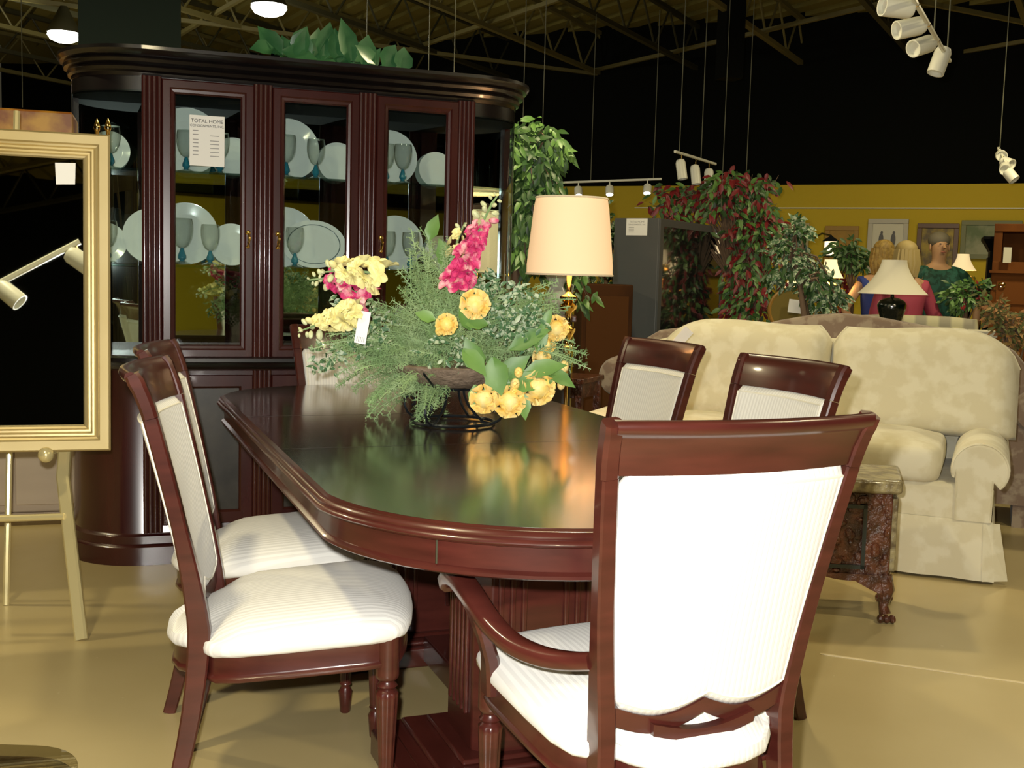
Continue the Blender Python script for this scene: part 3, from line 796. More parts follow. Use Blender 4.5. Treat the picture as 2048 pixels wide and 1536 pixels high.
# iron stand
mb = MB(); rb = .128
mb.tube([(rb*math.cos(2*PI*i/40), rb*math.sin(2*PI*i/40), .006) for i in range(41)], .005, 6)
for i in range(4):
    a = PI/4*1.0 + i*PI/2 + .35; c, s = math.cos(a), math.sin(a); pts = []
    for r, z in ((.035, .108), (.038, .09), (.05, .062), (.075, .035), (.105, .012), (.135, .008), (.160, .022), (.172, .045), (.168, .068), (.150, .078), (.136, .068), (.134, .052), (.144, .046)):
        pts.append((r*c, r*s, z))
    mb.tube(pts, .0042, 6)
    mb.tube([(.04*c, .04*s, .104), (.12*c, .12*s, .120), (.186*c, .186*s, .165)], .004, 6)
mb.tube([(.036*math.cos(2*PI*i/24), (.036)*math.sin(2*PI*i/24), .106) for i in range(25)], .004, 6)
obj('iron_stand', mb, M['iron'], fa)
obj('bowl', MB().lathe([(.02, .108), (.08, .115), (.14, .133), (.178, .160), (.192, .180), (.184, .184), (.12, .180), (.01, .182)], n=30), M['clay'], fa)
R.seed(11)
def frond(mb, p, d, L, droop, w=.028):
    """asparagus fern frond: an arching stem with fine needle branchlets"""
    d = d.normalized(); n = 15; pts = []; cur = Vector(p); dd = Vector(d)
    for i in range(n):
        pts.append(cur.copy()); cur = cur + dd*(L/n); dd = (dd + Vector((0, 0, -droop/n))).normalized()
    side0 = dd.cross(Vector((R.uniform(-.4,.4), -1, R.uniform(-.4,.4)))); side0 = side0.normalized() if side0.length > .1 else Vector((1,0,0))
    for i in range(1, n):
        a, b = pts[i-1], pts[i]; t = (b-a).normalized()
        k = len(mb.v); o_ = side0*.0013
        mb.v += [tuple(a-o_), tuple(a+o_), tuple(b+o_), tuple(b-o_)]; mb.af((k, k+1, k+2, k+3))
        for s in (-1, 1):
            for rpt in range(2):
                bl = w*(1 - .55*i/n)*R.uniform(.6, 1.25)
                sd = (side0*s + t*R.uniform(.2, .9) + Vector((R.uniform(-.5,.5), R.uniform(-.5,.5), R.uniform(-.5,.5)))).normalized()
                q = a.lerp(b, R.random()); e = q + sd*bl; wv = t*.0014
                k = len(mb.v); mb.v += [tuple(q-wv), tuple(q+wv), tuple(e)]; mb.af((k, k+1, k+2))
                for m_ in range(4):
                    qq = q.lerp(e, .25 + .2*m_); s2 = (sd*.6 + Vector((R.uniform(-1,1), R.uniform(-1,1), R.uniform(-1,1)))).normalized()
                    k = len(mb.v); mb.v += [tuple(qq-sd*.001), tuple(qq+sd*.001), tuple(qq + s2*bl*.42)]; mb.af((k, k+1, k+2))
mb = MB(); heart = Wp(890, 715, .0)
fern_tips = [(700, 640), (690, 700), (675, 720), (700, 760), (735, 800), (745, 832), (790, 790), (830, 800), (870, 812), (850, 840), (720, 740), (760, 690), (800, 640), (820, 560), (850, 480), (880, 500), (830, 520), (870, 540), (910, 560), (940, 590), (790, 600), (760, 620), (1090, 620), (1120, 600), (1110, 575), (1150, 740), (1160, 725), (1130, 700), (1060, 640), (990, 600), (680, 680), (650, 690), (780, 750), (800, 710), (840, 690), (860, 650), (900, 620), (930, 650), (960, 690), (1000, 720), (880, 760), (815, 770), (770, 770), (740, 700), (725, 670)]
for px, py in fern_tips:
    for k in range(6):
        tp = Wp(px + R.uniform(-26, 26), py + R.uniform(-22, 22), R.uniform(-.20, .16))
        st = heart + Vector((R.uniform(-.10, .10), R.uniform(-.10, .10), R.uniform(-.03, .05)))
        st = st.lerp(tp, R.uniform(.15, .5)); dv = tp - st
        frond(mb, st, dv + Vector((0, 0, .35*dv.length)), dv.length*1.12, .75)
obj('fern', mb, M['fern'], fa, smooth=False)['kind'] = 'stuff'
# variegated ivy: pale edged little leaves
mb = MB()
for cx, cy, rx, ry, n in ((735, 660, 50, 50, 110), (1010, 620, 75, 55, 260), (1050, 660, 50, 40, 130), (700, 600, 30, 30, 30), (960, 570, 40, 30, 60), (660, 720, 40, 30, 40), (900, 700, 60, 40, 60)):
    for i in range(n):
        a = R.uniform(0, 2*PI); r = math.sqrt(R.random())
        p = Wp(cx + rx*r*math.cos(a), cy + ry*r*math.sin(a), R.uniform(-.20, .02))
        mb.leaf(p, Vector((R.uniform(-1,1), R.uniform(-.8,.3), R.uniform(-.8,1))), Vector((R.uniform(-.5,.5), -1, R.uniform(0,1))), R.uniform(.018, .036), R.uniform(.009, .016), .2)
obj('variegated_leaves', mb, M['leafv'], fa, angle=60)['kind'] = 'stuff'
mb = MB()
for px, py, dx, dz, L_, W_, dy in ((1000, 760, .5, .5, .11, .07, -.17), (1010, 770, .9, .2, .13, .07, -.18), (960, 740, -.3, .6, .10, .07, -.19), (985, 715, .2, -.8, .11, .08, -.21), (1020, 700, .7, .5, .13, .06, -.18), (1050, 745, .9, .3, .12, .06, -.17), (1090, 740, .8, -.3, .10, .05, -.15), (950, 770, .1, -.8, .08, .05, -.19), (1040, 785, .2, -.6, .08, .05, -.18), (925, 700, .4, -.3, .10, .06, -.21), (940, 660, -.2, .7, .08, .05, -.21), (870, 640, -.9, .4, .06, .04, -.2), (1075, 700, .2, 1, .08, .05, -.17), (1115, 750, -.6, .3, .08, .04, -.15), (900, 540, -.3, .9, .10, .06, .05), (1015, 735, -.5, -.5, .10, .06, -.19), (1100, 780, -.3, .6, .06, .04, -.16), (975, 650, -.8, .2, .08, .05, -.21), (1085, 660, .3, .9, .07, .03, -.15), (860, 480, .2, 1, .08, .05, .05)):
    mb.leaf(Wp(px, py, dy), Vector((dx, -.25, dz)), Vector((R.uniform(-.3,.3), -1, .5)), L_, W_, .3)
obj('broad_leaves', mb, M['leaf'], fa, angle=60)['kind'] = 'stuff'
def petal(mb, c, d, s, wd, cup=.5, nrm=None):
    """a ruffled cupped petal"""
    d = d.normalized(); nrm = nrm or Vector((0, -1, .3)); a = d.cross(nrm)
    a = a.normalized() if a.length > .05 else Vector((1, 0, 0)); nn = a.cross(d); k = len(mb.v); m_ = 5
    for i, (t, q) in enumerate(((0, .25), (.4, .85), (.8, 1.0), (1.0, .7))):
        for j in range(m_):
            x = -1 + 2*j/(m_-1)
            p = c + d*(s*t*(1-.12*x*x*(t > .5))) + a*(wd*q*x/2) + nn*(-cup*s*(t*t*.4) + .25*s*x*x*q) + Vector((R.uniform(-1,1), R.uniform(-1,1), R.uniform(-1,1)))*s*.04*t
            mb.v.append(tuple(p))
    for i in range(3):
        for j in range(m_-1): mb.af((k+i*m_+j, k+i*m_+j+1, k+(i+1)*m_+j+1, k+(i+1)*m_+j))
def snapdragon(pts, big, m_, label, buds=True, dens=1.0, spread=1.0):
    st = obj('flower_spike', MB().tube(pts, [.004]*(len(pts)-1) + [.002], 6), M['fern'], fa, label=label)
    P = [Vector(p) for p in pts]
    seg = [(P[i+1]-P[i]).length for i in range(len(P)-1)]; T = sum(seg)
    def on(t):
        s = t*T
        for i, l in enumerate(seg):
            if s <= l or i == len(seg)-1: return P[i].lerp(P[i+1], min(1, s/l)), (P[i+1]-P[i]).normalized()
            s -= l
    mb = MB(); mg = MB(); n = int(24*dens)
    for i in range(n):
        t = (i+.5)/n; c, ax = on(t); side = ax.cross(Vector((R.uniform(-.3,.3), -1, R.uniform(-.3,.3)))).normalized()
        a = i*2.4; up = ax.cross(side); dr = (side*math.cos(a) + up*math.sin(a)*.9 + ax*.35).normalized()
        if t < .66:
            s = big*(1.0 - .62*t)*R.uniform(.8, 1.15)
            if dr.y > .6: dr.y *= -1
            c2 = c + dr*s*.62*spread
            for k in range(5):
                b = k*2*PI/5 + R.random(); e = dr.cross(ax); e = e.normalized() if e.length > .1 else side
                f = dr.cross(e)
                petal(mb, c2, dr*.5 + e*math.cos(b)*.9 + f*math.sin(b)*.9, s*.82, s*.66, .5, dr)
        elif buds:
            s = big*(.62 - .42*(t-.66)/.34)
            q = Matrix.Rotation(0, 3, 'Z'); Mz = dr.to_track_quat('Z', 'Y').to_matrix()
            (mg if t > .74 or i % 2 else mb).ball(tuple(c + dr*s*1.2), (s*.38, s*.38, s*.62), 8, 6, Mz)
    obj('blossoms', mb, m_, st, angle=80)
    if mg.v: obj('buds', mg, M['budg'], st)
snapdragon([Wp(912, 585, -.16), Wp(930, 530, -.17), Wp(958, 460, -.16), Wp(985, 405, -.15), Wp(995, 392, -.15)], .048, M['pink'], 'tall pink snapdragon spike', dens=1.5)
snapdragon([Wp(908, 520, -.10), Wp(915, 480, -.10), Wp(930, 445, -.1)], .034, M['pale'], 'short yellow spike behind the tall pink one', dens=.5)
snapdragon([Wp(745, 600, -.20), Wp(700, 580, -.21), Wp(660, 555, -.22), Wp(618, 560, -.22)], .042, M['pink'], 'pink snapdragon spike leaning left', dens=1.0)
snapdragon([Wp(770, 560, -.23), Wp(740, 545, -.24), Wp(690, 540, -.24), Wp(640, 545, -.24)], .050, M['pale'], 'cream snapdragon spike above the pink one', dens=1.1)
snapdragon([Wp(728, 625, -.22), Wp(690, 632, -.23), Wp(645, 645, -.24), Wp(596, 664, -.24)], .044, M['pale'], 'cream snapdragon spike drooping left over the table', dens=1.1)
def rose(px, py, r, dy=-.2, dr=None, bud=False):
    c = Wp(px, py, dy); r = r/650*(FY+dy)/FY
    dr = (dr or Vector((R.uniform(-.3,.3), -1, R.uniform(-.1,.3)))).normalized(); mb = MB()
    e = dr.cross(Vector((0,0,1))).normalized(); f = e.cross(dr)
    if bud:
        mb.ball(tuple(c), (r*.8, r*.8, r), 10, 8); 
        for k in range(4): petal(mb, c - dr*r*.4, dr + e*math.cos(k*PI/2)*.5 + f*math.sin(k*PI/2)*.5, r*1.3, r*1.2, -.6, dr)
    else:
        mb.ball(tuple(c - dr*r*.12), (r*.74,)*3, 12, 10)
        for ring, (n, off, sp, ln, wd_) in enumerate(((3, .12, -.10, .95, .55), (4, .26, .0, .92, .70), (5, .42, .15, .88, .85), (6, .58, .42, .80, .95), (7, .66, 1.0, .62, 1.0))):
            for k in range(n):
                b = 2*PI*k/n + ring*.7; rd = e*math.cos(b) + f*math.sin(b)
                petal(mb, c - dr*r*(.40 - .0*ring) + rd*r*off, dr + rd*sp, r*ln, r*wd_, -.35, rd)
    obj('rose_bud' if bud else 'rose', mb, M['rose'], fa, angle=80)
for a in ((950, 608, 26, -.24), (893, 648, 19, -.25), (1112, 657, 22, -.12), (1090, 690, 18, -.12), (1083, 714, 16, -.12), (967, 799, 25, -.21), (1018, 803, 28, -.21), (1078, 777, 30, -.18)): rose(*a)
for a in ((878, 662, 10), (1037, 745, 11), (1030, 768, 12), (1026, 782, 9), (1095, 735, 9), (1128, 733, 12), (1122, 770, 10), (1097, 640, 10)): rose(a[0], a[1], a[2], -.2 if a[0] < 1050 else -.14, None, True)
mb = MB(); Mr = Matrix.Rotation(.16, 3, 'Y')
mb.box((0, 0, 0), (.033, .001, .092), M=Mr)
o = tag(obj('price_tag', mb, M['paper'], smooth=False), 'small white price tag hanging from the left side of the flower arrangement', 'tag'); o.location = F0 + Wp(725, 655, -.26)
mb = MB()
for i in range(5): mb.box(tuple(Mr @ Vector((-.010 + i*.005, -.001, -.034))), (.0016, .001, .014), M=Mr)
obj('printed_marks', mb, M['inkg'], o, smooth=False)

# ------------------------------------------------------------------ brass lamp with pleated shade, behind the table
LY = 4.95; lp = at(1134, 700, LY); zb_ = at(1134, 549, LY).z; zt_ = at(1140, 397, LY).z
la = thing('floor_lamp', 'lit brass floor lamp with a pleated peach shade behind the flowers', 'lamp', (lp.x, LY, 0), 0)
shm = mat('lit_pleated_shade', (.85, .66, .48), .7, emit=(1.0, .62, .30), es=.62)
n = 96; mb = MB(); rs = []
for k in range(9):
    z = zb_ + (zt_-zb_)*k/8; r0 = .184 - (.184-.152)*k/8 + (.004 if 0 < k < 8 else 0)
    rs.append([((r0 + .0022*math.cos(48*2*PI*j/n*1.0))*math.cos(2*PI*j/n), (r0 + .0022*math.cos(48*2*PI*j/n))*math.sin(2*PI*j/n), z) for j in range(n)])
mb.loft(rs, True, False); sh = obj('lamp_shade', mb, shm, la, angle=80)
mb = MB()
for z, r in ((zb_, .186), (zt_, .154)): mb.tube([(r*math.cos(2*PI*j/48), r*math.sin(2*PI*j/48), z) for j in range(49)], .005, 6)
obj('shade_trim', mb, mat('shade_trim', (.80, .70, .52), .7, emit=(1, .7, .4), es=.1), sh)
pr = [(.145, 0), (.15, .012), (.11, .03), (.05, .045), (.02, .06), (.008, .08), (.008, .80), (.008, .86), (.014, .87), (.022, .885), (.012, .90), (.018, .925), (.028, .94), (.016, .955), (.012, .97), (.024, .99), (.034, 1.01), (.034, 1.02), (.014, 1.035), (.012, 1.07), (.016, 1.09), (.036, 1.105), (.040, 1.12), (.020, 1.132), (.040, 1.142), (.038, 1.158), (.014, 1.17), (.011, 1.18), (.011, zb_+.02), (.004, zb_+.04)]
obj('stem', MB().lathe(pr, n=28), M['brass'], la, angle=50)
obj('bulb', MB().ball((0, 0, (zb_+zt_)/2), .03), M['bulb'], la)
light('lamp_bulb', 'POINT', (lp.x, LY, (zb_+zt_)/2), 9, (1, .62, .3), .05)

# ------------------------------------------------------------------ cream loveseat
SA = -.40; sx, sy = math.cos(SA), math.sin(SA)
cr_ = fl(1976, 1167, 0); HW = .815
so = thing('loveseat', 'cream damask loveseat with rolled arms and skirt behind the dining chairs', 'sofa', (cr_.x - sx*HW, cr_.y - sy*HW, 0), SA)
CRM = M['cream']
def cushion(x0, x1, y0, y1, z0, z1, r=.06, puff=.03, n=5):
    """pillow: rounded box with a soft crown"""
    mb = MB(); rs = []
    cx, cy = (x0+x1)/2, (y0+y1)/2; hx, hy = (x1-x0)/2, (y1-y0)/2
    def rr2(a, b, rad, k):
        o = []
        for qx, qy, a0 in ((a-rad, b-rad, 0), (-a+rad, b-rad, PI/2), (-a+rad, -b+rad, PI), (a-rad, -b+rad, 1.5*PI)):
            for i in range(7): o.append((cx+qx+rad*math.cos(a0+PI/2*i/6), cy+qy+rad*math.sin(a0+PI/2*i/6)))
        return o
    m_ = (z0+z1)/2; h = (z1-z0)/2
    for i in range(11):
        t = -PI/2 + PI*i/10
        k = math.cos(t)**.45 if 0 < i < 10 else .55
        a, b = max(.02, hx*k if i in (0, 10) else hx - r*(1-k)), max(.02, hy*k if i in (0, 10) else hy - r*(1-k))
        z = m_ + h*math.copysign(abs(math.sin(t))**.8, math.sin(t)) + (puff if i == 10 else (-puff*.3 if i == 0 else 0))
        rs.append([(x, y, z) for x, y in rr2(a, b, min(a, b)*.5 if i in (0, 10) else r, k)])
    mb.loft(rs); return mb
fb = HW; DP = .86
FL = 1.04; cb = (fb-FL)/2
obj('base', MB().box((cb, DP/2, .33), (fb+FL-.06, DP-.04, .16)).box((cb, .03, .33), (fb+FL-.02, .06, .17)), CRM, so, bevel=.02)
# skirt with soft corner pleats
def skirt():
    mb = MB(); path = []
    def seg(a, b, n):
        for i in range(n): k = i/n; path.append((a[0]+(b[0]-a[0])*k, a[1]+(b[1]-a[1])*k))
    seg((-FL, DP), (-FL, 0), 14); seg((-FL, 0), (fb, 0), 46); seg((fb, 0), (fb, DP), 14); path.append((fb, DP))
    rs = []
    for z, o_ in ((.262, 0), (.255, .006), (.14, .012), (.012, .022)):
        ring = []
        for i, (x, y) in enumerate(path):
            wv = .004*math.sin(i*1.1)*(.3+ (.262-z)*6)
            ring.append((x + (o_+wv)*(-1 if x < -FL+.01 else (1 if x > fb-.01 else 0)), y - (o_+wv)*(1 if y < .01 else 0), z))
        rs.append(ring)
    mb.loft(rs, False, False); return mb
obj('skirt', skirt(), CRM, so, angle=70)
mb = MB().loft([[(fb-.035, -.012, .255), (fb+.03, .02, .255), (fb+.03, .03, .25), (fb-.035, 0, .25)], [(fb-.025, -.035, .012), (fb+.075, -.005, .02), (fb+.075, .01, .02), (fb-.025, -.02, .012)]])
obj('corner_pleat', mb, CRM, so)
obj('seat_cushion', cushion(-.82, -.002, -.03, .58, .405, .565), CRM, so, angle=80)
obj('seat_cushion', cushion(.002, .60, -.03, .58, .405, .565), CRM, so, angle=80)
def roll_arm(s):
    mb = MB(); rs = []; n = 22; L_ = DP-.02
    xc = (fb-.075) if s > 0 else -(FL-.075); zc = .480; R_ = .118
    def prof(f):
        o = []
        o.append((xc - s*.07, .26)); 
        o.append((xc - s*.072, .40)); o.append((xc - s*.078, .48))
        for i in range(n+1):
            t = PI + .35 - (PI + 1.05)*i/n
            o.append((xc + s*(.015) + s*R_*f*math.cos(t), zc + R_*f*math.sin(t)))
        o.append((xc + s*.066, .44)); o.append((xc + s*.066, .26))
        return o
    for y, f in ((-.012, .80), (-.012, .90), (-.004, .97), (.012, 1.0), (L_, 1.0)):
        rs.append([(x, y + .0, z) for x, z in prof(f)])
    mb.loft(rs); a = obj('arm', mb, CRM, so, angle=50)
    # welt on the front panel
    p = [(x, -.008, z) for x, z in prof(.93)]
    obj('piping', MB().tube(p, .006, 6), CRM, a)
roll_arm(1); roll_arm(-1)
def back_cushion(x0, x1, flip):
    mb = MB(); nu, nv = 26, 18
    def outline(u, v):
        x = x0 + (x1-x0)*u; zt0 = 1.035
        # outer end rounds off and drops
        k = u if flip > 0 else 1-u
        top = zt0 - .015*math.sin(k*PI*2.5)*.5 - .20*(1-math.sqrt(max(0, 1-(max(0, k-.70)/.305)**2))) - .16*max(0, .06-k)/.06*.5
        return x, .545 + (top-.545)*v
    for sgn in (-1, 1):
        for i in range(nu+1):
            for j in range(nv+1):
                u, v = i/nu, j/nv; x, z = outline(u, v)
                e = min(u, 1-u)*(x1-x0); f = min(v, 1-v)*.5; p = min(1, min(e, f)/.10)
                th = .012 + .085*math.sqrt(max(0, p*(2-p)))
                mb.v.append((x, .60 + .13*v + sgn*th, z))
    n1 = (nu+1)*(nv+1); vi = lambda i, j, k: k*n1 + i*(nv+1)+j
    for i in range(nu):
        for j in range(nv):
            mb.af((vi(i,j,0), vi(i+1,j,0), vi(i+1,j+1,0), vi(i,j+1,0))); mb.af((vi(i,j,1), vi(i,j+1,1), vi(i+1,j+1,1), vi(i+1,j,1)))
    for i in range(nu):
        mb.af((vi(i,0,0), vi(i,0,1), vi(i+1,0,1), vi(i+1,0,0))); mb.af((vi(i,nv,0), vi(i+1,nv,0), vi(i+1,nv,1), vi(i,nv,1)))
    for j in range(nv):
        mb.af((vi(0,j,0), vi(0,j+1,0), vi(0,j+1,1), vi(0,j,1))); mb.af((vi(nu,j,0), vi(nu,j,1), vi(nu,j+1,1), vi(nu,j+1,0)))
    c = obj('back_cushion', mb, CRM, so, angle=80)
    pts = [(outline(i/30, 1)[0], .73, outline(i/30, 1)[1]) for i in range(31)]
    obj('piping', MB().tube(pts, .006, 6), CRM, c)
back_cushion(-.85, .03, -1); back_cushion(.04, .895, 1)
mb = MB().loft([[(-.96, y, .26), (.76, y, .26), (.76, y-.02, .93), (.5, y-.02, .97), (-.7, y-.02, .97), (-.96, y-.02, .90)] for y in (.78, .86)])
obj('back', mb, CRM, so, bevel=.02)
p = vplane(1372, 680, (cr_.x - sx*HW - sy*.55*-1*0, cr_.y, 0), SA)
tgp = at(1362, 678, 5.42)
o = tag(obj('price_tag', MB().box((0, 0, 0), (.05, .002, .12), M=Matrix.Rotation(.7, 3, 'Y')), M['paper'], smooth=False), 'white tag at the top left corner of the cream loveseat', 'tag'); o.location = tgp

# ------------------------------------------------------------------ taupe camelback sofa, back to back with it
TP = Vector((cr_.x - sx*HW + -sy*1.30, cr_.y - sy*HW + sx*1.30, 0))
ts = thing('camelback_sofa', 'taupe patterned camelback sofa behind the cream loveseat', 'sofa', tuple(TP), SA)
def tloc(px, py, dy=0):
    P = TP + Vector((-sy*dy, sx*dy, 0)); q = vplane(px, py, P, SA) - TP
    return q.x*sx + q.y*sy, dy, q.z
top = [(1282, 706), (1292, 676), (1320, 660), (1370, 654), (1420, 657), (1455, 664), (1500, 655), (1560, 640), (1620, 630), (1680, 627), (1740, 632), (1800, 643), (1870, 655), (1940, 664), (1990, 680), (2030, 704), (2060, 740), (2075, 790)]
P2 = [tloc(x, y) for x, y in top]
mb = MB(); rs = []
for y, o_ in ((-.02, -.022), (-.012, -.008), (.01, 0), (.10, 0), (.15, -.01), (.175, -.035)):
    ring = [(P2[0][0] - o_*0, y, .12)] + [(x, y, z + o_) for x, _, z in P2] + [(P2[-1][0], y, .12)]
    rs.append(ring)
mb.loft(rs); obj('back', mb, M['taupe'], ts, angle=50)
xl = P2[0][0]; xr = P2[-1][0]
obj('base', MB().box(((xl+xr)/2, .34, .24), (xr-xl-.1, .54, .26)), M['taupe'], ts, bevel=.02)
obj('seat_cushion', cushion(xl+.16, (xl+xr)/2, .2, .62, .36, .50), M['taupe'], ts, angle=80)
obj('seat_cushion', cushion((xl+xr)/2+.005, xr-.16, .2, .62, .36, .50), M['taupe'], ts, angle=80)
la_ = tloc(1246, 752)
for xx, zz in ((la_[0], la_[2]), (xr + .02, .62)):
    mb = MB(); rs = []
    for y, f in ((-.10, .62), (-.095, .85), (-.06, .97), (0, 1.0), (.52, 1.0), (.57, .8)):
        rs.append([(xx + .135*f*math.cos(2*PI*i/24), y, zz + .125*f*math.sin(2*PI*i/24)) for i in range(24)])
    mb.loft(rs); mb.box((xx + (.03 if xx < 0 else -.03), .27, zz/2), (.14, .56, zz)); obj('arm', mb, M['taupe'], ts, angle=50)

# ------------------------------------------------------------------ carved chest by the loveseat
q = fl(1765, 1250, 0); CA = -.52
cw, cd_ = .52, .36
ct = thing('carved_chest', 'small dark carved wooden chest on claw feet in front of the cream loveseat', 'chest', (q.x + .03, q.y + .02, 0), 0)
# right front leg corner at the origin; front runs to the left, side runs back to the right
fdir = Vector((-.995, .10)); sdir = Vector((.28, .96)); zt3 = .535
def cp(a, b, z): return (fdir.x*a + sdir.x*b, fdir.y*a + sdir.y*b, z)
def cbox(a0, a1, b0, b1, z0, z1, mb):
    return mb.loft([[cp(a0, b0, z), cp(a0, b1, z), cp(a1, b1, z), cp(a1, b0, z)] for z in (z0, z1)])
obj('body', cbox(.01, cw-.01, .01, cd_-.01, .17, zt3-.05, MB()), M['carved'], ct, bevel=.006)
obj('lid', cbox(-.02, cw+.02, -.02, cd_+.02, zt3-.05, zt3, MB()), M['grass_top'], ct, bevel=.012)
obj('side_panel', cbox(-.010, .012, .02, cd_-.02, .19, zt3-.07, MB()), M['grass_top'], ct, bevel=.004)
mb = MB()
for z0, z1, a0, a1 in ((.20, .44, .10, .40),):
    for r0 in ((a0, a1, z1-.014, z1), (a0, a1, z0, z0+.014), (a0, a0+.014, z0, z1), (a1-.014, a1, z0, z1)):
        cbox(r0[0], r0[1], -.004, .012, r0[2], r0[3], mb)
obj('panel_molding', mb, mat('dark_molding', (.012, .02, .02), .3, coat=.4), ct)
R.seed(5); mb = MB()
for i in range(90):
    a = R.uniform(.02, cw-.02); z = R.uniform(.18, zt3-.06)
    mb.ball(cp(a, .006, z), (R.uniform(.008, .022), .008, R.uniform(.008, .018)), 8, 5)
for i in range(40):
    mb.ball(cp(-.004, R.uniform(.03, cd_-.03), R.uniform(.2, zt3-.08)), (.006, R.uniform(.008, .02), R.uniform(.008, .02)), 8, 5)
o = obj('carving', mb, M['carved'], ct); o['kind'] = 'stuff'
mb = MB(); pts = [cp(0, 0, .17), cp(cw, 0, .17), cp(cw, .02, .17), cp(0, .02, .17)]
rs = []
for i in range(21):
    k = i/20; zz = .17 - .075*(abs(2*k-1)**2.2) - .01*abs(math.sin(k*PI*4))
    rs.append([cp(cw*k, .0, zz), cp(cw*k, .0, .18), cp(cw*k, .025, .18), cp(cw*k, .025, zz)])
mb.loft(rs); obj('scalloped_apron', mb, M['carved'], ct, angle=60)
for a, b in ((.03, .03), (cw-.03, .03), (.03, cd_-.03), (cw-.03, cd_-.03)):
    mb = MB(); c = cp(a, b, 0)
    dx = -1 if a > .2 else 1
    mb.tube([(c[0], c[1], .17), (c[0]+.012*dx, c[1]-.01, .12), (c[0]+.006*dx, c[1]-.004, .06), (c[0]+.012*dx, c[1]-.012, .03)], [.034, .030, .018, .022], 10)
    for t in (-.022, 0, .022): mb.ball((c[0]+.012*dx+t, c[1]-.028, .016), (.013, .020, .016), 8, 6)
    obj('claw_foot', mb, M['carved'], ct)
# ------------------------------------------------------------------ smoked glass media cabinet
c0 = at(1319, 436, 7.9); zt4 = c0.z; fa_ = math.radians(60); L4 = 1.31; W4 = .34
mc4 = thing('media_cabinet', 'charcoal media cabinet with a smoked glass front reflecting a lamp', 'cabinet', (c0.x, c0.y, 0), fa_)
# local x runs along the glass front, local y along the side panel
obj('body', MB().box((L4/2, W4/2, zt4/2), (L4, W4, zt4)), M['darkgrey'], mc4, bevel=.006)
obj('front_frame', MB().box((.03, -.006, zt4/2), (.06, .012, zt4-.01)).box((L4-.03, -.006, zt4/2), (.06, .012, zt4-.01)).box((L4/2, -.006, zt4-.03), (L4-.12, .012, .05)), M['darkgrey'], mc4)
obj('glass_front', MB().box((L4/2, -.004, zt4/2), (L4-.12, .006, zt4-.1)), M['smoke'], mc4, smooth=False)
pt = thing('paper_notice', 'white printed notice taped high on the side of the charcoal media cabinet', 'notice', (0, 0, 0), 0)
q0 = vplane(1274, 454, (c0.x, c0.y, 0), fa_ + PI/2); pt.location = q0 + Vector((-.004*math.cos(fa_), -.004*math.sin(fa_), 0)); pt.rotation_euler = (0, 0, fa_ - PI/2)
obj('sheet', MB().box((0, 0, 0), (.16, .001, .118)), M['paper'], pt, smooth=False)
text(pt, 'TOTAL HOME', .018, (0, -.001, .030), (PI/2, 0, 0), M['inkg']); text(pt, 'CONSIGNMENTS, INC.', .0135, (0, -.001, .012), (PI/2, 0, 0), M['inkg'])
mb = MB()
for z in (-.005, -.02, -.035): mb.box((-.04, -.0012, z), (.04, .001, .003))
obj('printed_rows', mb, M['inkg'], pt, smooth=False)

# ------------------------------------------------------------------ table lamps
def bell_lamp(px, pyt, pyb, wt, wb, Y, label, lit=0, basem=None, ped=.0, pyfoot=None):
    zb, zt = at(px, pyb, Y).z, at(px, pyt, Y).z; s = Y/FPX; c = at(px, pyb, Y)
    foot = at(px, pyfoot, Y).z if pyfoot else zb - .28
    t = thing('table_lamp', label, 'lamp', (c.x, Y, foot), 0)
    rb, rt = wb*s/2, wt*s/2; prof = []; n = 12
    for i in range(n+1):
        k = i/n; prof.append((rb + (rt-rb)*(1-(1-k)**1.7), zb-foot + (zt-zb)*k))
    m_ = mat('lamp_shade', (.72, .66, .48), .8, emit=(1, .72, .36), es=lit*.7) if lit else mat('lamp_shade', (.74, .70, .56), .8)
    mb = MB(); mb.loft([[(r*math.cos(2*PI*j/40), r*math.sin(2*PI*j/40), z) for j in range(40)] for r, z in prof], True, False)
    obj('lamp_shade', mb, m_, t, angle=60)
    h = zb - foot; r = min(.115, h*.42)
    obj('base', MB().lathe([(r*.55, 0), (r*.6, .01), (r*.62, h*.1), (r*.95, h*.55), (r, h*.68), (r*.85, h*.8), (r*.45, h*.88), (.012, h*.9), (.010, h), (.008, h+.08), (.006, zt-foot-.01)], n=28), basem or M['black_glaze'], t, angle=50)
    if lit: light('lamp_bulb', 'POINT', (c.x, Y, (zb+zt)/2), 4*lit, (1, .65, .3), .05)
    return t, foot
M['black_glaze'] = mat('black_glaze', (.004, .010, .007), .12, coat=.8, bump=(18, .5, .02))
tl_, ft_ = bell_lamp(1785, 520, 588, 48, 135, 6.95, 'unlit white bell-shaded lamp with a black urn base behind the camelback sofa', pyfoot=656)
st = thing('lamp_table', 'dark lamp table hidden behind the camelback sofa', 'table', (tl_.location.x, tl_.location.y, 0), SA)
obj('tabletop', MB().lathe([(.15, ft_-.03), (.16, ft_-.02), (.16, ft_-.008), (.15, ft_-.001)], n=32), M['wood_dark'], st)
obj('pedestal', MB().lathe([(.13, 0), (.13, .02), (.05, .06), (.03, .12), (.045, .3), (.03, ft_-.05), (.08, ft_-.03)], n=24), M['wood_dark'], st)
def support(t, foot, label, rx=.15, col_='wood_dark', Yo=0):
    s_ = thing('side_table', label, 'table', (t.location.x, t.location.y, 0), 0)
    obj('tabletop', MB().box((0, 0, foot-.018), (2*rx, 2*rx, .03)), M[col_], s_, bevel=.005)
    for a in (-1, 1):
        for b in (-1, 1): obj('leg', MB().box((a*(rx-.03), b*(rx-.03), (foot-.033)/2), (.035, .035, foot-.033)), M[col_], s_)
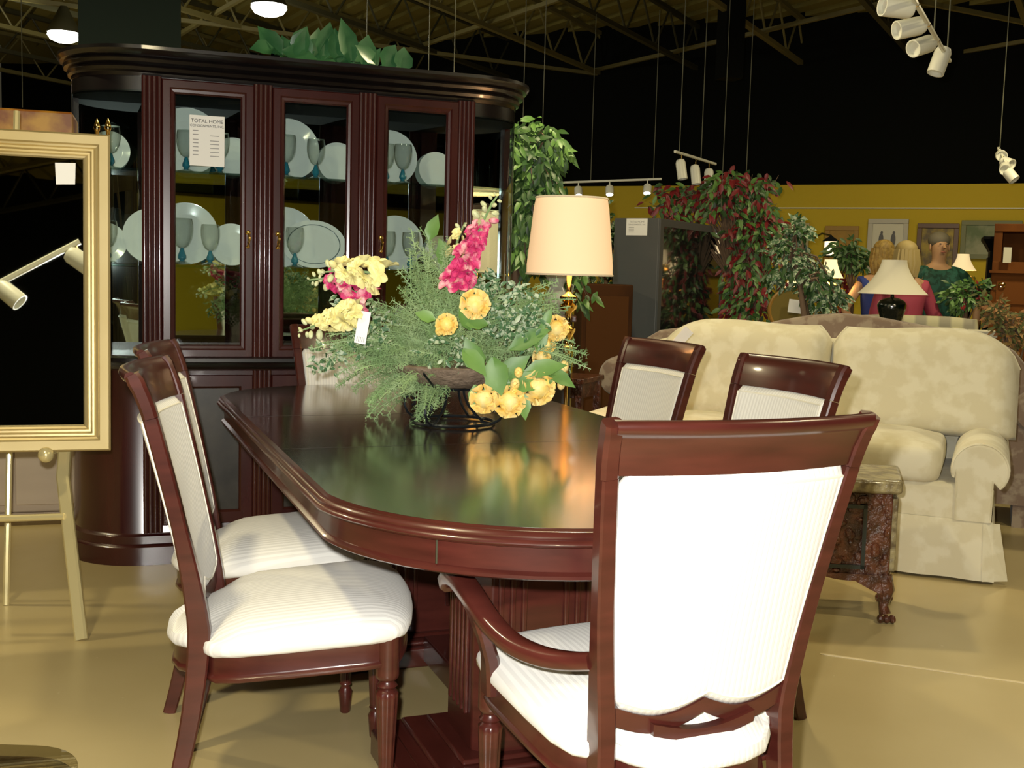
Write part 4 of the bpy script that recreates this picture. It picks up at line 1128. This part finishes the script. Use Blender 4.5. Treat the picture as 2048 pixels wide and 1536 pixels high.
t1, f1 = bell_lamp(1660, 519, 556, 24, 52, 9.3, 'lit lamp glowing through leaves in front of the yellow wall', 1.6, M['brass']); support(t1, f1, 'small dark table under the glowing lamp by the yellow wall')
t2, f2 = bell_lamp(1588, 545, 578, 20, 40, 9.0, 'lit lamp glowing low between the two leafy trees', 1.6, M['brass']); support(t2, f2, 'small dark table under the lamp between the leafy trees')
t3, f3 = bell_lamp(1925, 508, 541, 22, 52, 10.2, 'lit yellow lamp right of the man in the green shirt', .9, M['brass']); support(t3, f3, 'small dark table under the yellow lamp right of the man')
# lit wall lantern
p = at(1661, 497, 9.9); t = thing('lit_lantern', 'small square lit lantern above the glowing lamp', 'lantern', tuple(p), 0)
obj('panes', MB().box((0, 0, 0), (.085, .085, .12)), mat('lit_panes', (1, .9, .7), .5, emit=(1, .75, .42), es=2.2), t)
obj('cap', MB().lathe([(.075, .06), (.06, .075), (.02, .10), (.004, .115)], n=4), M['iron'], t)
obj('bracket', MB().tube([(0, 0, .11), (0, .3, .14), (0, .62, .10)], .008, 6), M['iron'], t)
obj('foot', MB().box((0, 0, -.066), (.09, .09, .012)), M['iron'], t)

# ------------------------------------------------------------------ trees and plants
def tree(name, label, base, trunk, crowns, n, size, mats, wts, droop=.5, pot=True, group=None, seed=1, cat='plant'):
    R.seed(seed); t = thing(name, label, cat, (base[0], base[1], 0), 0, group)
    B = Vector((base[0], base[1], 0))
    tr = [Vector(p) - B for p in trunk]
    if pot:
        obj('pot', MB().lathe([(.13, 0), (.16, .14), (.185, .27), (.19, .29), (.17, .29), (.16, .25), (.01, .25)], n=20), mat('basket', (.16, .09, .045), .8, bump=(50, .8, .01)), t)
    mb = MB().tube(tr, [.028 - .016*i/(len(tr)-1) for i in range(len(tr))], 7)
    mb.tube([p + Vector((.03*math.sin(i*1.5), .02, 0)) for i, p in enumerate(tr)], [.018]*len(tr), 6)
    lf = MB(); top = tr[-1]
    tot = sum(c[3] for c in crowns)
    for c in crowns:
        cc = Vector(c[0]) - B; nb = max(3, int(n*c[3]/tot/16))
        for b in range(nb):
            while True:
                q = Vector((R.uniform(-1,1), R.uniform(-1,1), R.uniform(-1,1)))
                if .25 < q.length < 1: break
            e = cc + Vector((q.x*c[1], q.y*c[1]*.7, q.z*c[2]))
            s = tr[R.randrange(max(1, len(tr)//2), len(tr))]
            mid = s.lerp(e, .5) + Vector((0, 0, .10))
            mb.tube([s, mid, e], [.007, .005, .002], 4)
            out = (e - cc).normalized()
            for k in range(16):
                kk = R.random(); p = mid.lerp(e, .2 + .8*kk) + Vector((R.uniform(-1,1), R.uniform(-1,1), R.uniform(-1,1)))*size*.7
                d = out*.5 + Vector((R.uniform(-.8,.8), R.uniform(-.8,.4), -droop + R.uniform(-.5,.6)))
                lf.k = R.choices(range(len(mats)), wts)[0]
                lf.leaf(p, d, Vector((R.uniform(-.5,.5), -1, .6)), size*R.uniform(.7, 1.25), size*R.uniform(.36, .5), .3)
    obj('branches', mb, M['bark'], t, angle=60)
    o = obj('foliage', lf, [M[m] for m in mats], t, angle=70); o['kind'] = 'stuff'
    return t
def A3(px, py, Y): return tuple(at(px, py, Y))
Y = 6.5; b = at(1030, 560, Y)
tree('ficus_tree', 'green drooping silk ficus tree right of the china cabinet', (b.x, Y), [(b.x, Y, .2), A3(1032, 600, Y), A3(1028, 520, Y), A3(1045, 430, Y), A3(1050, 340, Y), A3(1045, 300, Y)],
     [(A3(1015, 310, Y), .14, .13, 1.3), (A3(1095, 300, Y), .14, .10, 1.3), (A3(1060, 350, Y), .22, .14, 1.6), (A3(1010, 400, Y), .12, .20, 1.1), (A3(1070, 430, Y), .18, .22, 1.6), (A3(1050, 520, Y), .18, .16, 1.2), (A3(985, 300, Y), .08, .12, .6), (A3(1165, 600, Y+.3), .14, .10, .5)], 2300, .078, ['leaf', 'leafd'], [.45, .55], .8, seed=21)
Y = 8.8; b = at(1500, 560, Y)
tree('ficus_tree', 'tall red and green silk ficus tree behind the charcoal media cabinet', (b.x, Y), [(b.x, Y, .2), A3(1470, 650, Y), A3(1462, 560, Y), A3(1455, 480, Y), A3(1450, 420, Y)],
     [(A3(1440, 385, Y), .30, .13, 2.0), (A3(1330, 405, Y), .20, .09, 1.0), (A3(1510, 400, Y), .22, .16, 1.4), (A3(1515, 480, Y), .24, .24, 2.4), (A3(1515, 570, Y), .24, .26, 2.2), (A3(1505, 650, Y), .22, .16, 1.5), (A3(1530, 355, Y), .12, .05, .4), (A3(1450, 350, Y), .1, .06, .4)], 2600, .078, ['leaf', 'leafd', 'leafr'], [.30, .32, .38], .7, seed=33)
Y = 7.6; b = at(1640, 600, Y)
tree('variegated_ficus', 'variegated silk ficus with cream-edged leaves left of the people', (b.x, Y), [(b.x, Y, .2), A3(1610, 640, Y), A3(1598, 560, Y), A3(1585, 500, Y)],
     [(A3(1590, 480, Y), .12, .12, .6), (A3(1570, 530, Y), .16, .16, 1.0), (A3(1646, 572, Y), .15, .13, 1.4), (A3(1660, 612, Y), .12, .09, .9)], 820, .062, ['leafv', 'leafd'], [.5, .5], .5, seed=44)
Y = 8.4; b = at(1215, 560, Y)
tree('ficus_tree', 'grey-green silk tree half hidden behind the pleated lamp shade', (b.x, Y), [(b.x, Y, .2), A3(1205, 640, Y), A3(1212, 560, Y), A3(1218, 480, Y)],
     [(A3(1222, 450, Y), .14, .14, 1), (A3(1225, 510, Y), .12, .2, 1), (A3(1185, 575, Y), .2, .1, 1)], 560, .06, ['leafv', 'leafd'], [.5, .5], .5, seed=45)
Y = 9.7; b = at(1700, 560, Y)
tree('potted_plant', 'dark small-leaved tree beside the lit lantern', (b.x, Y), [(b.x, Y, .2), A3(1700, 590, Y), A3(1700, 540, Y)],
     [(A3(1690, 495, Y), .14, .08, 1), (A3(1712, 515, Y), .12, .08, 1), (A3(1675, 510, Y), .06, .10, .4)], 330, .07, ['leafd'], [1], .3, seed=46)
Y = 8.6; b = at(1930, 600, Y)
tree('potted_plant', 'bushy green plant with pink buds right of the man', (b.x, Y), [(b.x, Y, .2), A3(1930, 660, Y), A3(1930, 620, Y)],
     [(A3(1925, 595, Y), .16, .10, 1), (A3(1950, 590, Y), .12, .10, 1)], 420, .06, ['leaf', 'leafd', 'leafr'], [.5, .44, .06], .2, seed=47)
M['dry'] = mat('dried_flowers', (.26, .17, .05), .8, noise=((.36, .16, .06), 30, .45, .6))
M['dryg'] = mat('dried_green', (.12, .13, .04), .8)
Y = 6.9; b = at(2030, 700, Y)
tree('dried_arrangement', 'brown and orange dried flower arrangement at the right edge', (b.x, Y), [(b.x, Y, .2), A3(2030, 760, Y), A3(2025, 690, Y)],
     [(A3(2020, 655, Y), .13, .08, 1), (A3(1985, 625, Y), .09, .06, .8), (A3(2040, 690, Y), .1, .07, .8), (A3(1965, 600, Y), .03, .04, .3)], 620, .05, ['dry', 'dryg'], [.6, .4], .1, seed=48)
Y = 9.75; b = at(1685, 600, Y)
tree('potted_plant', 'dark red leafy plant left of the woman in blue', (b.x, Y), [(b.x, Y, .2), A3(1685, 660, Y), A3(1685, 620, Y)],
     [(A3(1688, 590, Y), .08, .18, 1)], 220, .06, ['leafr'], [1], .3, seed=49)
# grey ceramic vase behind the flowers
p = at(1112, 628, 6.0)
t = thing('ceramic_vase', 'pale grey ceramic vase with a flared rim behind the lamp pole', 'vase', tuple(p), 0)
obj('body', MB().lathe([(.05, 0), (.062, .03), (.066, .07), (.05, .12), (.036, .145), (.042, .17), (.064, .20), (.060, .20), (.034, .15), (.045, .12), (.01, .02)], n=28), mat('grey_glaze', (.36, .38, .36), .3), t)
obj('handle', MB().tube([(.06, 0, .17), (.085, 0, .15), (.08, 0, .10), (.06, 0, .08)], .006, 6), mat('grey_glaze_handle', (.36, .38, .36), .3), t)
s_ = thing('side_table', 'dark wooden table behind the flowers carrying the ceramic vase', 'table', (p.x - .06, p.y, 0), 0)
obj('tabletop', MB().box((0, 0, p.z-.018), (.32, .36, .032)), M['wood_c'], s_, bevel=.006)
obj('cabinet_body', MB().box((0, 0, (p.z-.034)/2), (.28, .32, p.z-.034)), M['wood_dark'], s_, bevel=.004)
# low brown table between lamp and camelback sofa
p = at(1150, 752, 6.3)
s_ = thing('end_table', 'dark brown end table beside the left arm of the camelback sofa', 'table', (p.x - .06, 6.35, 0), SA)
obj('tabletop', MB().box((0, 0, p.z-.015), (.36, .36, .03)), M['carved'], s_, bevel=.005)
for a in (-1, 1):
    for b_ in (-1, 1): obj('leg', MB().box((a*.15, b_*.15, (p.z-.03)/2), (.035, .035, p.z-.03)), M['carved'], s_)
obj('apron', MB().box((0, 0, p.z-.07), (.32, .32, .08)), M['carved'], s_)
# dark wardrobe left of the media cabinet
p = at(1205, 560, 7.6)
t = thing('wooden_cabinet', 'dark brown wooden cabinet left of the charcoal media cabinet', 'cabinet', (p.x + .02, 7.75, 0), .1)
obj('body', MB().box((0, 0, .60), (.34, .35, 1.20)), mat('brown_veneer', (.06, .022, .006), .7, spec=.1, noise=((.02, .008, .004), (3, 3, 1), .4, .6)), t, bevel=.01)
obj('door', MB().box((0, -.18, .62), (.28, .012, 1.0)), mat('brown_door', (.075, .028, .007), .7, spec=.1), t)
obj('knob', MB().ball((.10, -.195, .65), .012), M['brass'], t)
# round backed chair with a paper on it
p = at(1583, 612, 8.2)
t = thing('round_back_chair', 'honey wood round-backed chair with a sheet of paper on its back', 'chair', (p.x, 8.2, 0), -.1)
hn = mat('honey_wood', (.34, .18, .03), .4)
R_ = .155; zc = p.z - .03
obj('back_frame', MB().tube([(R_*math.cos(a)*1.0, 0, zc + R_*1.0*math.sin(a)) for a in [2*PI*i/32 for i in range(33)]], .014, 8), hn, t)
obj('back_panel', MB().lathe([(.01, -.008), (R_-.01, -.008), (R_-.01, .008), (.01, .008)], (0, 0, zc), 32, M=Matrix.Rotation(PI/2, 3, 'X')), mat('olive_cloth', (.18, .13, .02), .8), t)
obj('seat', MB().lathe([(.19, .44), (.21, .46), (.20, .49), (.1, .50), (.01, .50)], (0, -.2, 0), 28), mat('olive_seat', (.18, .13, .02), .8), t)
for a in (-1, 1):
    obj('leg', MB().tube([(a*.12, 0, zc-.10), (a*.12, -.03, .46), (a*.14, .03, 0)], .014, 8), hn, t); obj('leg', MB().tube([(a*.14, -.34, .46), (a*.15, -.36, 0)], .014, 8), hn, t)
q = at(1592, 613, 8.16)
o = tag(obj('paper_sheet', MB().box((0, 0, 0), (.105, .002, .095), M=Matrix.Rotation(.1, 3, 'Y')), M['paper'], smooth=False), 'white sheet of paper taped to the round-backed chair', 'paper'); o.location = (q.x, 8.17, q.z)

# ------------------------------------------------------------------ plaid sofa
p = at(1830, 640, 8.05)
pl = thing('plaid_sofa', 'pale plaid sofa in front of the three people', 'sofa', (p.x, 8.05, 0), -.30)
w2 = .43; zt5 = p.z + .03
obj('back', cushion(-w2, w2, 0, .18, .30, zt5, .04, .0), M['plaid'], pl, angle=60)
for s in (-1, 1):
    obj('arm', cushion(s*w2-.08, s*w2+.08, -.65, .15, .1, zt5-.22, .05, .01), M['plaid'], pl, angle=60)
    obj('back_cushion', cushion(min(0, s*(w2-.06)), max(0, s*(w2-.06)), -.16, .02, .42, zt5-.07, .05, .0), M['plaid'], pl, angle=60)
    obj('seat_cushion', cushion(min(0, s*(w2-.06)), max(0, s*(w2-.06)), -.66, -.10, .32, .46, .05, .01), M['plaid'], pl, angle=60)
obj('base', MB().box((0, -.28, .17), (2*w2, .74, .26)), M['plaid'], pl, bevel=.02)
p = at(1965, 664, 7.3)
o = thing('storage_box', 'pale grey box right of the plaid sofa', 'box', (p.x, 7.3, 0), -.3)
obj('body', MB().box((0, 0, (p.z-.03)/2), (.14, .25, p.z-.03)), mat('grey_box', (.30, .27, .22), .7), o, bevel=.004)
obj('lid', MB().box((0, 0, p.z-.01), (.155, .265, .04)), mat('pale_lid', (.55, .52, .42), .7), o, bevel=.004)

# ------------------------------------------------------------------ pictures on the yellow wall
def picture(px0, py0, px1, py1, label, fm, im, mat_w=.0, art=None):
    a = vplane(px0, py0, (WA.x, WA.y, 0), -.42); b = vplane(px1, py1, (WA.x, WA.y, 0), -.42)
    w_ = (b - a).xy.length; h_ = a.z - b.z; c = (a+b)/2
    t = thing('framed_picture', label, 'picture', (c.x - WN.x*.03, c.y - WN.y*.03, c.z), -.42, 'pictures hung on the yellow wall')
    f_ = .045; mb = MB()
    for q in (((0, 0, h_/2-f_/2), (w_, .03, f_)), ((0, 0, -h_/2+f_/2), (w_, .03, f_)), ((-w_/2+f_/2, 0, 0), (f_, .03, h_-2*f_)), ((w_/2-f_/2, 0, 0), (f_, .03, h_-2*f_))): mb.box(*q)
    obj('frame', mb, fm, t, bevel=.003)
    obj('print', MB().box((0, .003, 0), (w_-2*f_+.002, .012, h_-2*f_+.002)), im, t, smooth=False)
    if art:
        m2 = MB()
        for x, z, rx, rz in art: m2.ball((x*w_, -.006, z*h_), (rx*w_, .004, rz*h_), 12, 8)
        obj('painted_motif', m2, mat('motif_grey', (.12, .12, .13), .8), t)
pm = lambda n, a, b, s=6: mat(n, a, .6, noise=(b, s, .4, .6))
picture(1556, 446, 1617, 512, 'pale framed print partly behind the variegated ficus', mat('cream_frame', (.48, .42, .25), .5), pm('print_a', (.50, .46, .30), (.42, .40, .20)))
picture(1652, 452, 1714, 545, 'orange-brown framed print behind the lit lantern', mat('ochre_frame', (.30, .17, .02), .5), pm('print_b', (.36, .20, .02), (.28, .16, .02)))
picture(1738, 438, 1812, 548, 'white matted print of two grey birds above the women', mat('silver_frame', (.44, .42, .36), .5), mat('print_c', (.58, .56, .46), .6), art=[(-.16, .12, .06, .12), (.14, .12, .06, .12), (-.15, .25, .03, .03), (.15, .25, .03, .03)])
picture(1836, 447, 1912, 566, 'dark gilt framed painting behind the man in green', mat('dark_gilt', (.10, .045, .012), .4), pm('print_d', (.34, .25, .04), (.12, .09, .05), 9))
picture(1924, 441, 2040, 520, 'large grey-green landscape above the yellow lamp', mat('green_frame', (.14, .15, .06), .5), pm('print_e', (.10, .14, .06), (.26, .27, .17), 5))

# ------------------------------------------------------------------ cabinets at the right edge
p = at(1957, 600, 9.1); zt6 = at(1980, 490, 9.1).z
t = thing('black_armoire', 'black armoire with a flared cornice seen end-on near the right edge', 'cabinet', (p.x + .20, 9.1, 0), -.35)
bk = mat('black_lacquer', (.003, .003, .003), .7, spec=.1)
obj('body', MB().box((0, 0, zt6/2), (.26, .34, zt6-.04)), bk, t, bevel=.005)
obj('cornice', MB().loft([[(x*k, y*k, z) for x, y in ((-.15, -.19), (.15, -.19), (.15, .19), (-.15, .19))] for k, z in ((.9, zt6-.05), (1.0, zt6-.02), (1.25, zt6+.04), (1.25, zt6+.06))]), bk, t)
obj('door', MB().box((-.135, 0, zt6/2), (.012, .30, zt6-.2)), bk, t)
p0_ = at(2006, 446, 8.5); p1_ = at(2080, 640, 8.5)
t = thing('pine_hutch', 'reddish wooden hutch with glazed top and ring pull at the right edge', 'cabinet', ((p0_.x+p1_.x)/2 + .02, 8.65, 0), -.42)
hm = mat('cherry_veneer', (.15, .050, .010), .7, spec=.1, noise=((.10, .032, .008), (4, 4, 1), .4, .6)); wz = p1_.x - p0_.x; zt7 = p0_.z
zm = at(2020, 541, 8.5).z
obj('base_cabinet', MB().box((0, .05, (zm-.02)/2), (wz, .42, zm-.02)), hm, t, bevel=.006)
obj('upper_cabinet', MB().box((-wz/2+.03, .05, (zm+zt7)/2), (.06, .30, zt7-zm)).box((wz/2-.03, .05, (zm+zt7)/2), (.06, .30, zt7-zm)).box((0, .05, zt7-.03), (wz, .32, .06)).box((0, .05, zm+.03), (wz, .32, .07)).box((0, .19, (zm+zt7)/2), (wz-.1, .02, zt7-zm)), hm, t, bevel=.004)
obj('counter', MB().box((0, .03, zm-.01), (wz+.03, .48, .02)), hm, t)
d = obj('drawer', MB().box((0, -.165, zm-.16), (wz-.08, .012, .18)), hm, t)
q = at(2030, 571, 8.45)
obj('ring_pull', MB().tube([(q.x - t.location.x + .02*math.cos(a), -.185, q.z + .014*math.sin(a)) for a in [2*PI*i/16 for i in range(17)]], .005, 6).ball((q.x - t.location.x, -.18, q.z+.012), (.028, .010, .010)), M['brass'], d)
q = at(2017, 510, 8.5)
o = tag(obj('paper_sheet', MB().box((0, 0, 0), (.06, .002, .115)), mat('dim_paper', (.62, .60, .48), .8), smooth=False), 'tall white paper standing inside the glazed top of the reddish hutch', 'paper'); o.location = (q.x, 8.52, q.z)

# ------------------------------------------------------------------ people
def skin_obj(name, verts, edges, radii, m, parent, sub=1, root=0):
    me = bpy.data.meshes.new(name); me.from_pydata([tuple(v) for v in verts], edges, []); me.materials.append(m)
    o = bpy.data.objects.new(name, me); col.objects.link(o); o.parent = parent
    sk = o.modifiers.new('skin', 'SKIN'); sk.use_smooth_shade = True
    me.skin_vertices[0].data[root].use_root = True
    for i, r in enumerate(radii): me.skin_vertices[0].data[i].radius = r if isinstance(r, tuple) else (r, r)
    s = o.modifiers.new('sub', 'SUBSURF'); s.levels = sub; s.render_levels = sub + 1
    return o
def person(label, loc, rz, H, shirt, pants, hairm, longhair, armL, armR, lean=0.0, heavy=1.0):
    """local: x to the person's left, -y forward, z up; arms = (elbow, hand)"""
    t = thing('person', label, 'person', loc, rz); k = H/1.75
    def L(x, y, z): return Vector((x*k*(heavy if abs(x) > .08 else 1), (y - lean*max(0, z-.9))*k, z*k))
    V = [L(0,0,.95), L(0,.0,1.10), L(0,0,1.30), L(0,.01,1.42), L(0,0,1.50), L(0,-.01,1.57), L(0,-.015,1.66), L(0,0,1.73)]
    Rr = [(.15*heavy, .11), (.14*heavy, .10*heavy), (.17*heavy, .115*heavy), (.10, .08), (.052, .052), (.062, .07), (.078, .098), (.045, .06)]
    E_ = [(i, i+1) for i in range(7)]
    def add(path, rad, frm):
        prev = frm
        for p, r in zip(path, rad):
            V.append(p); Rr.append((r, r)); E_.append((prev, len(V)-1)); prev = len(V)-1
    for s in (-1, 1):
        add([L(s*.09,0,.90), L(s*.10,-.01,.50), L(s*.10,.02,.10), L(s*.105,-.13,.04)], [.085, .06, .04, .035], 0)
    hands = []
    for s, (el_, ha_) in ((1, armL), (-1, armR)):
        e = L(*el_); h = L(*ha_); add([L(s*.17,0,1.40), e, h.lerp(e, .08)], [.055*k, .042*k, .028*k], 3)
        hands.append((e, h))
    b = skin_obj('body', V, E_, Rr, M['skin'], t)
    # hands: palm, four fingers and a thumb
    for (e, h) in hands:
        d = (h - e).normalized(); a = d.cross(Vector((0, 1, 0))); a = a.normalized() if a.length > .1 else Vector((1,0,0))
        mb = MB(); mb.ball(tuple(h + d*.04), (.034, .018, .045), 10, 8, d.to_track_quat('Z', 'Y').to_matrix())
        for i, ln in enumerate((.062, .075, .07, .052)):
            o_ = h + d*.07 + a*(-.027 + .018*i); mb.tube([o_, o_ + d*ln*.5 + Vector((0,-.004,-.004)), o_ + d*ln + Vector((0,-.012,-.012))], [.008, .0078, .006], 6)
        o_ = h + d*.03 + a*.03; mb.tube([o_, o_ + d*.03 + a*.022, o_ + d*.06 + a*.03], [.010, .009, .007], 6)
        obj('hand', mb, M['skin'], b)
    hd = V[6]
    mb = MB(); mb.tube([hd + Vector((0, -.095, .0))*k, hd + Vector((0, -.122, -.028))*k, hd + Vector((0, -.100, -.034))*k], [.010*k, .014*k, .008*k], 6)
    for s in (-1, 1): mb.ball(tuple(hd + Vector((s*.082, .01, -.02))*k), (.010*k, .018*k, .030*k), 8, 6)
    obj('nose_and_ears', mb, M['skin'], b)
    mb = MB()
    for s in (-1, 1): mb.ball(tuple(hd + Vector((s*.030, -.092, .008))*k), (.011*k, .006*k, .006*k), 8, 6)
    obj('eyes', mb, M['ink'], b); obj('mouth', MB().ball(tuple(hd + Vector((0, -.090, -.062))*k), (.024*k, .008*k, .006*k), 8, 6), mat('lips', (.40, .14, .10), .6), b)
    # hair cap and length
    mb = MB(); mb.ball(tuple(hd + Vector((0, .030, .042))*k), (.092*k, .104*k, .080*k), 16, 12)
    if longhair:
        for i in range(9):
            a = PI*(.02 + .96*i/8); x, y = .075*math.cos(a), .03 + .07*math.sin(a)
            mb.tube([hd + Vector((x, y, .04))*k, hd + Vector((x*1.25, y*1.15, -.08))*k, hd + Vector((x*1.1, y+.01, -.20 - .02*math.sin(i*2)))*k], [.034*k, .034*k, .012*k], 8)
    obj('hair', mb, hairm, b)
    sv = [L(0,0,.92), L(0,0,1.10), L(0,0,1.28), L(0,.01,1.41)]
    sr = [(.165*heavy, .125*heavy), (.155*heavy, .12*heavy), (.185*heavy, .13*heavy), (.115, .10)]
    se = [(0,1), (1,2), (2,3)]
    sl = shirt[1]
    for s, (el_, ha_) in ((1, armL), (-1, armR)):
        e = L(*el_); sh_ = L(s*.17,0,1.40)
        n0 = len(sv); sv += [sh_]; sr.append((.068*k, .068*k)); se.append((3, n0))
        if sl > 0:
            sv += [sh_.lerp(e, min(1, sl))]; sr.append((.062*k, .062*k)); se.append((n0, n0+1))
            if sl > 1: sv += [e.lerp(L(*ha_), sl-1)]; sr.append((.045*k, .045*k)); se.append((n0+1, n0+2))
    skin_obj('shirt', sv, se, sr, shirt[0], b)
    pv = [L(0,0,.94), L(.095,0,.86), L(.10,-.01,.50), L(.10,.02,.09), L(-.095,0,.86), L(-.10,-.01,.50), L(-.10,.02,.09)]
    skin_obj('trousers', pv, [(0,1), (1,2), (2,3), (0,4), (4,5), (5,6)], [(.165*heavy, .13*heavy), .105, .075, .065, .105, .075, .065], pants, b)
    mb = MB()
    for s in (-1, 1): mb.ball(tuple(L(s*.105, -.07, .035)), (.05, .13, .04), 10, 8)
    obj('shoes', mb, M['ink'], b)
    return t
blonde = mat('blonde_hair', (.36, .24, .06), .6, noise=((.24, .15, .035), 40, .4, .6)); grey = mat('grey_hair', (.16, .14, .10), .7)
den = mat('pale_denim', (.16, .26, .27), .8); dkp = mat('dark_trousers', (.008, .009, .014), .8)
gs = mat('green_print_shirt', (.008, .055, .035), .7, noise=((.02, .11, .08), 26, .46, .54))
p = at(1880, 470, 9.7)
person('man in a dark green patterned shirt facing the camera, arms hanging down', (p.x, 9.7, 0), 0, p.z, (gs, .85), den, grey, False, ((.27, -.02, 1.13), (.25, -.08, .90)), ((-.27, -.02, 1.13), (-.24, -.08, .90)), heavy=1.34)
p = at(1768, 486, 9.25)
person('blonde woman in a sleeveless blue top with her left hand on her hip, back turned', (p.x, 9.25, 0), PI - .15, p.z, (mat('blue_top', (.008, .03, .22), .7), .1), dkp, blonde, True, ((.32, .02, 1.14), (.18, .0, 1.00)), ((-.24, -.02, 1.15), (-.2, -.1, .95)))
p = at(1812, 488, 8.7)
person('blonde woman in a long-sleeved pink top leaning on the plaid sofa', (p.x, 8.7, 0), PI + .1, p.z, (mat('pink_top', (.36, .05, .09), .75), 1.75), mat('pink_trousers', (.36, .06, .10), .8), mat('pale_blonde', (.42, .32, .13), .6), True, ((.22, -.05, 1.12), (.16, -.2, .95)), ((-.30, -.02, 1.14), (-.50, -.06, .96)))

# ------------------------------------------------------------------ track lights
def can(parent, c, d, r, L_, lit=False, m='white'):
    d = Vector(d).normalized(); Mz = d.to_track_quat('Z', 'Y').to_matrix()
    o = obj('spot_head', MB().lathe([(r*.25, -.5*L_), (r*.8, -.44*L_), (r, -.3*L_), (r, .5*L_), (r*.86, .5*L_), (r*.80, .36*L_), (.004, .34*L_)], c, 20, M=Mz), M[m], parent, angle=40)
    if lit: obj('bulb', MB().lathe([(r*.80, .42*L_), (r*.7, .52*L_), (r*.3, .60*L_), (.003, .62*L_)], c, 16, M=Mz), M['lampglow'], o)
    return o
def track(label, A, B, heads, rods, r, L_, drop, lit=False, zc=JZ, bw=.018):
    A, B = Vector(A), Vector(B); c = (A+B)/2
    t = thing('track_light', label, 'lamp', tuple(c), 0, 'track lights hung from the roof')
    obj('track_bar', MB().bar([A-c, B-c], (bw, bw), (0, 0, 1)), M['white'], t)
    for k in rods:
        p = A.lerp(B, k) - c; obj('hanging_rod', MB().tube([p, (p.x, p.y, zc - c.z)], .0035, 5), M['wire'], t)
    for k, d, off in heads:
        p = A.lerp(B, k) - c + Vector(off); q = A.lerp(B, k) - c
        h = can(t, tuple(p), d, r, L_, lit)
        obj('swivel', MB().tube([q, p], r*.16, 6).ball(tuple(q), r*.28), M['brass'] if not lit else M['white'], h)
    return t
track('track light with four white cans at the top right, nearest the camera', fl(1798, -52, 2.42), fl(1899, 122, 2.42),
      [(.28, (-.85, -.2, .02), (-.085, -.02, -.02)), (.50, (-.85, -.2, -.22), (-.085, -.02, -.02)), (.70, (-.75, -.45, -.30), (-.075, -.02, -.03)), (.88, (-.25, -.1, -.72), (-.03, -.02, -.04))], (.62, .93), .042, .145, .1)
track('track light with three white cans above the red and green tree', fl(1350, 303, 2.15), fl(1431, 328, 2.15),
      [(.16, (.15, -.15, -1), (0, 0, -.11)), (.50, (.12, -.15, -1), (0, 0, -.12)), (.84, (.0, -.15, -1), (0, 0, -.12))], (.10, .62), .036, .15, .1)
track('track light with three lit spots in front of the far yellow wall', at(1098, 366, 10.0), at(1323, 358, 9.6),
      [(.27, (.05, -.45, -1), (0, -.02, -.08)), (.55, (.0, -.45, -1), (0, -.02, -.08)), (.88, (-.1, -.45, -1), (0, -.02, -.08))], (.38, .93), .034, .085, .1, True)
track('cluster of small track spots hanging at the far right', at(1997, 296, 8.6), at(2022, 345, 8.2),
      [(.15, (-.3, -1, -.2), (0, -.02, -.03)), (.40, (.4, -.8, -.3), (.02, -.02, -.04)), (.68, (-.3, -.8, -.3), (-.02, -.02, -.03)), (.9, (.5, -.5, -.8), (.0, -.02, -.04))], (.1,), .040, .095, .1)
# one lit spot in the red tree
t = track('single lit track spot shining through the red and green tree', at(1480, 445, 9.2), at(1520, 444, 9.2), [(.6, (0, -.7, -.7), (0, -.02, -.05))], (.2,), .034, .08, .1, True)
# bare hanging wires
for i, (px, py, Y, lb) in enumerate(((1085, 262, 8.2, 'thin wire hanging above the right crown of the green ficus'), (1045, 280, 8.2, 'thin wire hanging into the top of the green ficus'), (1442, 420, 8.6, 'thin wire with a small joint right of the three-can track light'), (908, 150, 7.0, 'thin wire hanging to the right of the pothos leaves'), (733, 130, 7.4, 'thin wire rising out of the pothos leaves'), (857, 150, 7.2, 'thin wire just right of the last pothos leaf'), (45, 215, 8.0, 'thin wire left of the far left high bay lamp'))):
    p = at(px, py, Y); t = thing('hanging_wire', lb, 'wire', (p.x, p.y, p.z), 0, 'bare wires hanging from the roof steel')
    obj('wire', MB().tube([(0, 0, 0), (0, 0, JZ - p.z)], .003, 5), M['wire'], t)
# track light behind the camera, seen in the framed mirror
n_ = Vector((-math.sin(MR), math.cos(MR), 0)); n_ = (Vector((n_.x*math.cos(LEAN), n_.y*math.cos(LEAN), -math.sin(LEAN)))).normalized()
def refl(px, py, dist):
    d = ray(px, py).normalized(); P = mir.location; o = Vector((0, 0, CH)); s = (P - o).dot(n_)/d.dot(n_); q = o + d*s
    r = d - n_*(2*d.dot(n_)); return q + r*dist
a_, b_ = refl(-10, 572, 2.6), refl(160, 484, 2.6)
t = track('track light behind the camera that shows only in the framed mirror', a_, b_, [(.12, (.5, .3, -.5), (.02, 0, -.07)), (.95, (.5, .2, -.4), (.02, 0, -.09))], (), .05, .16, .1, bw=.03)
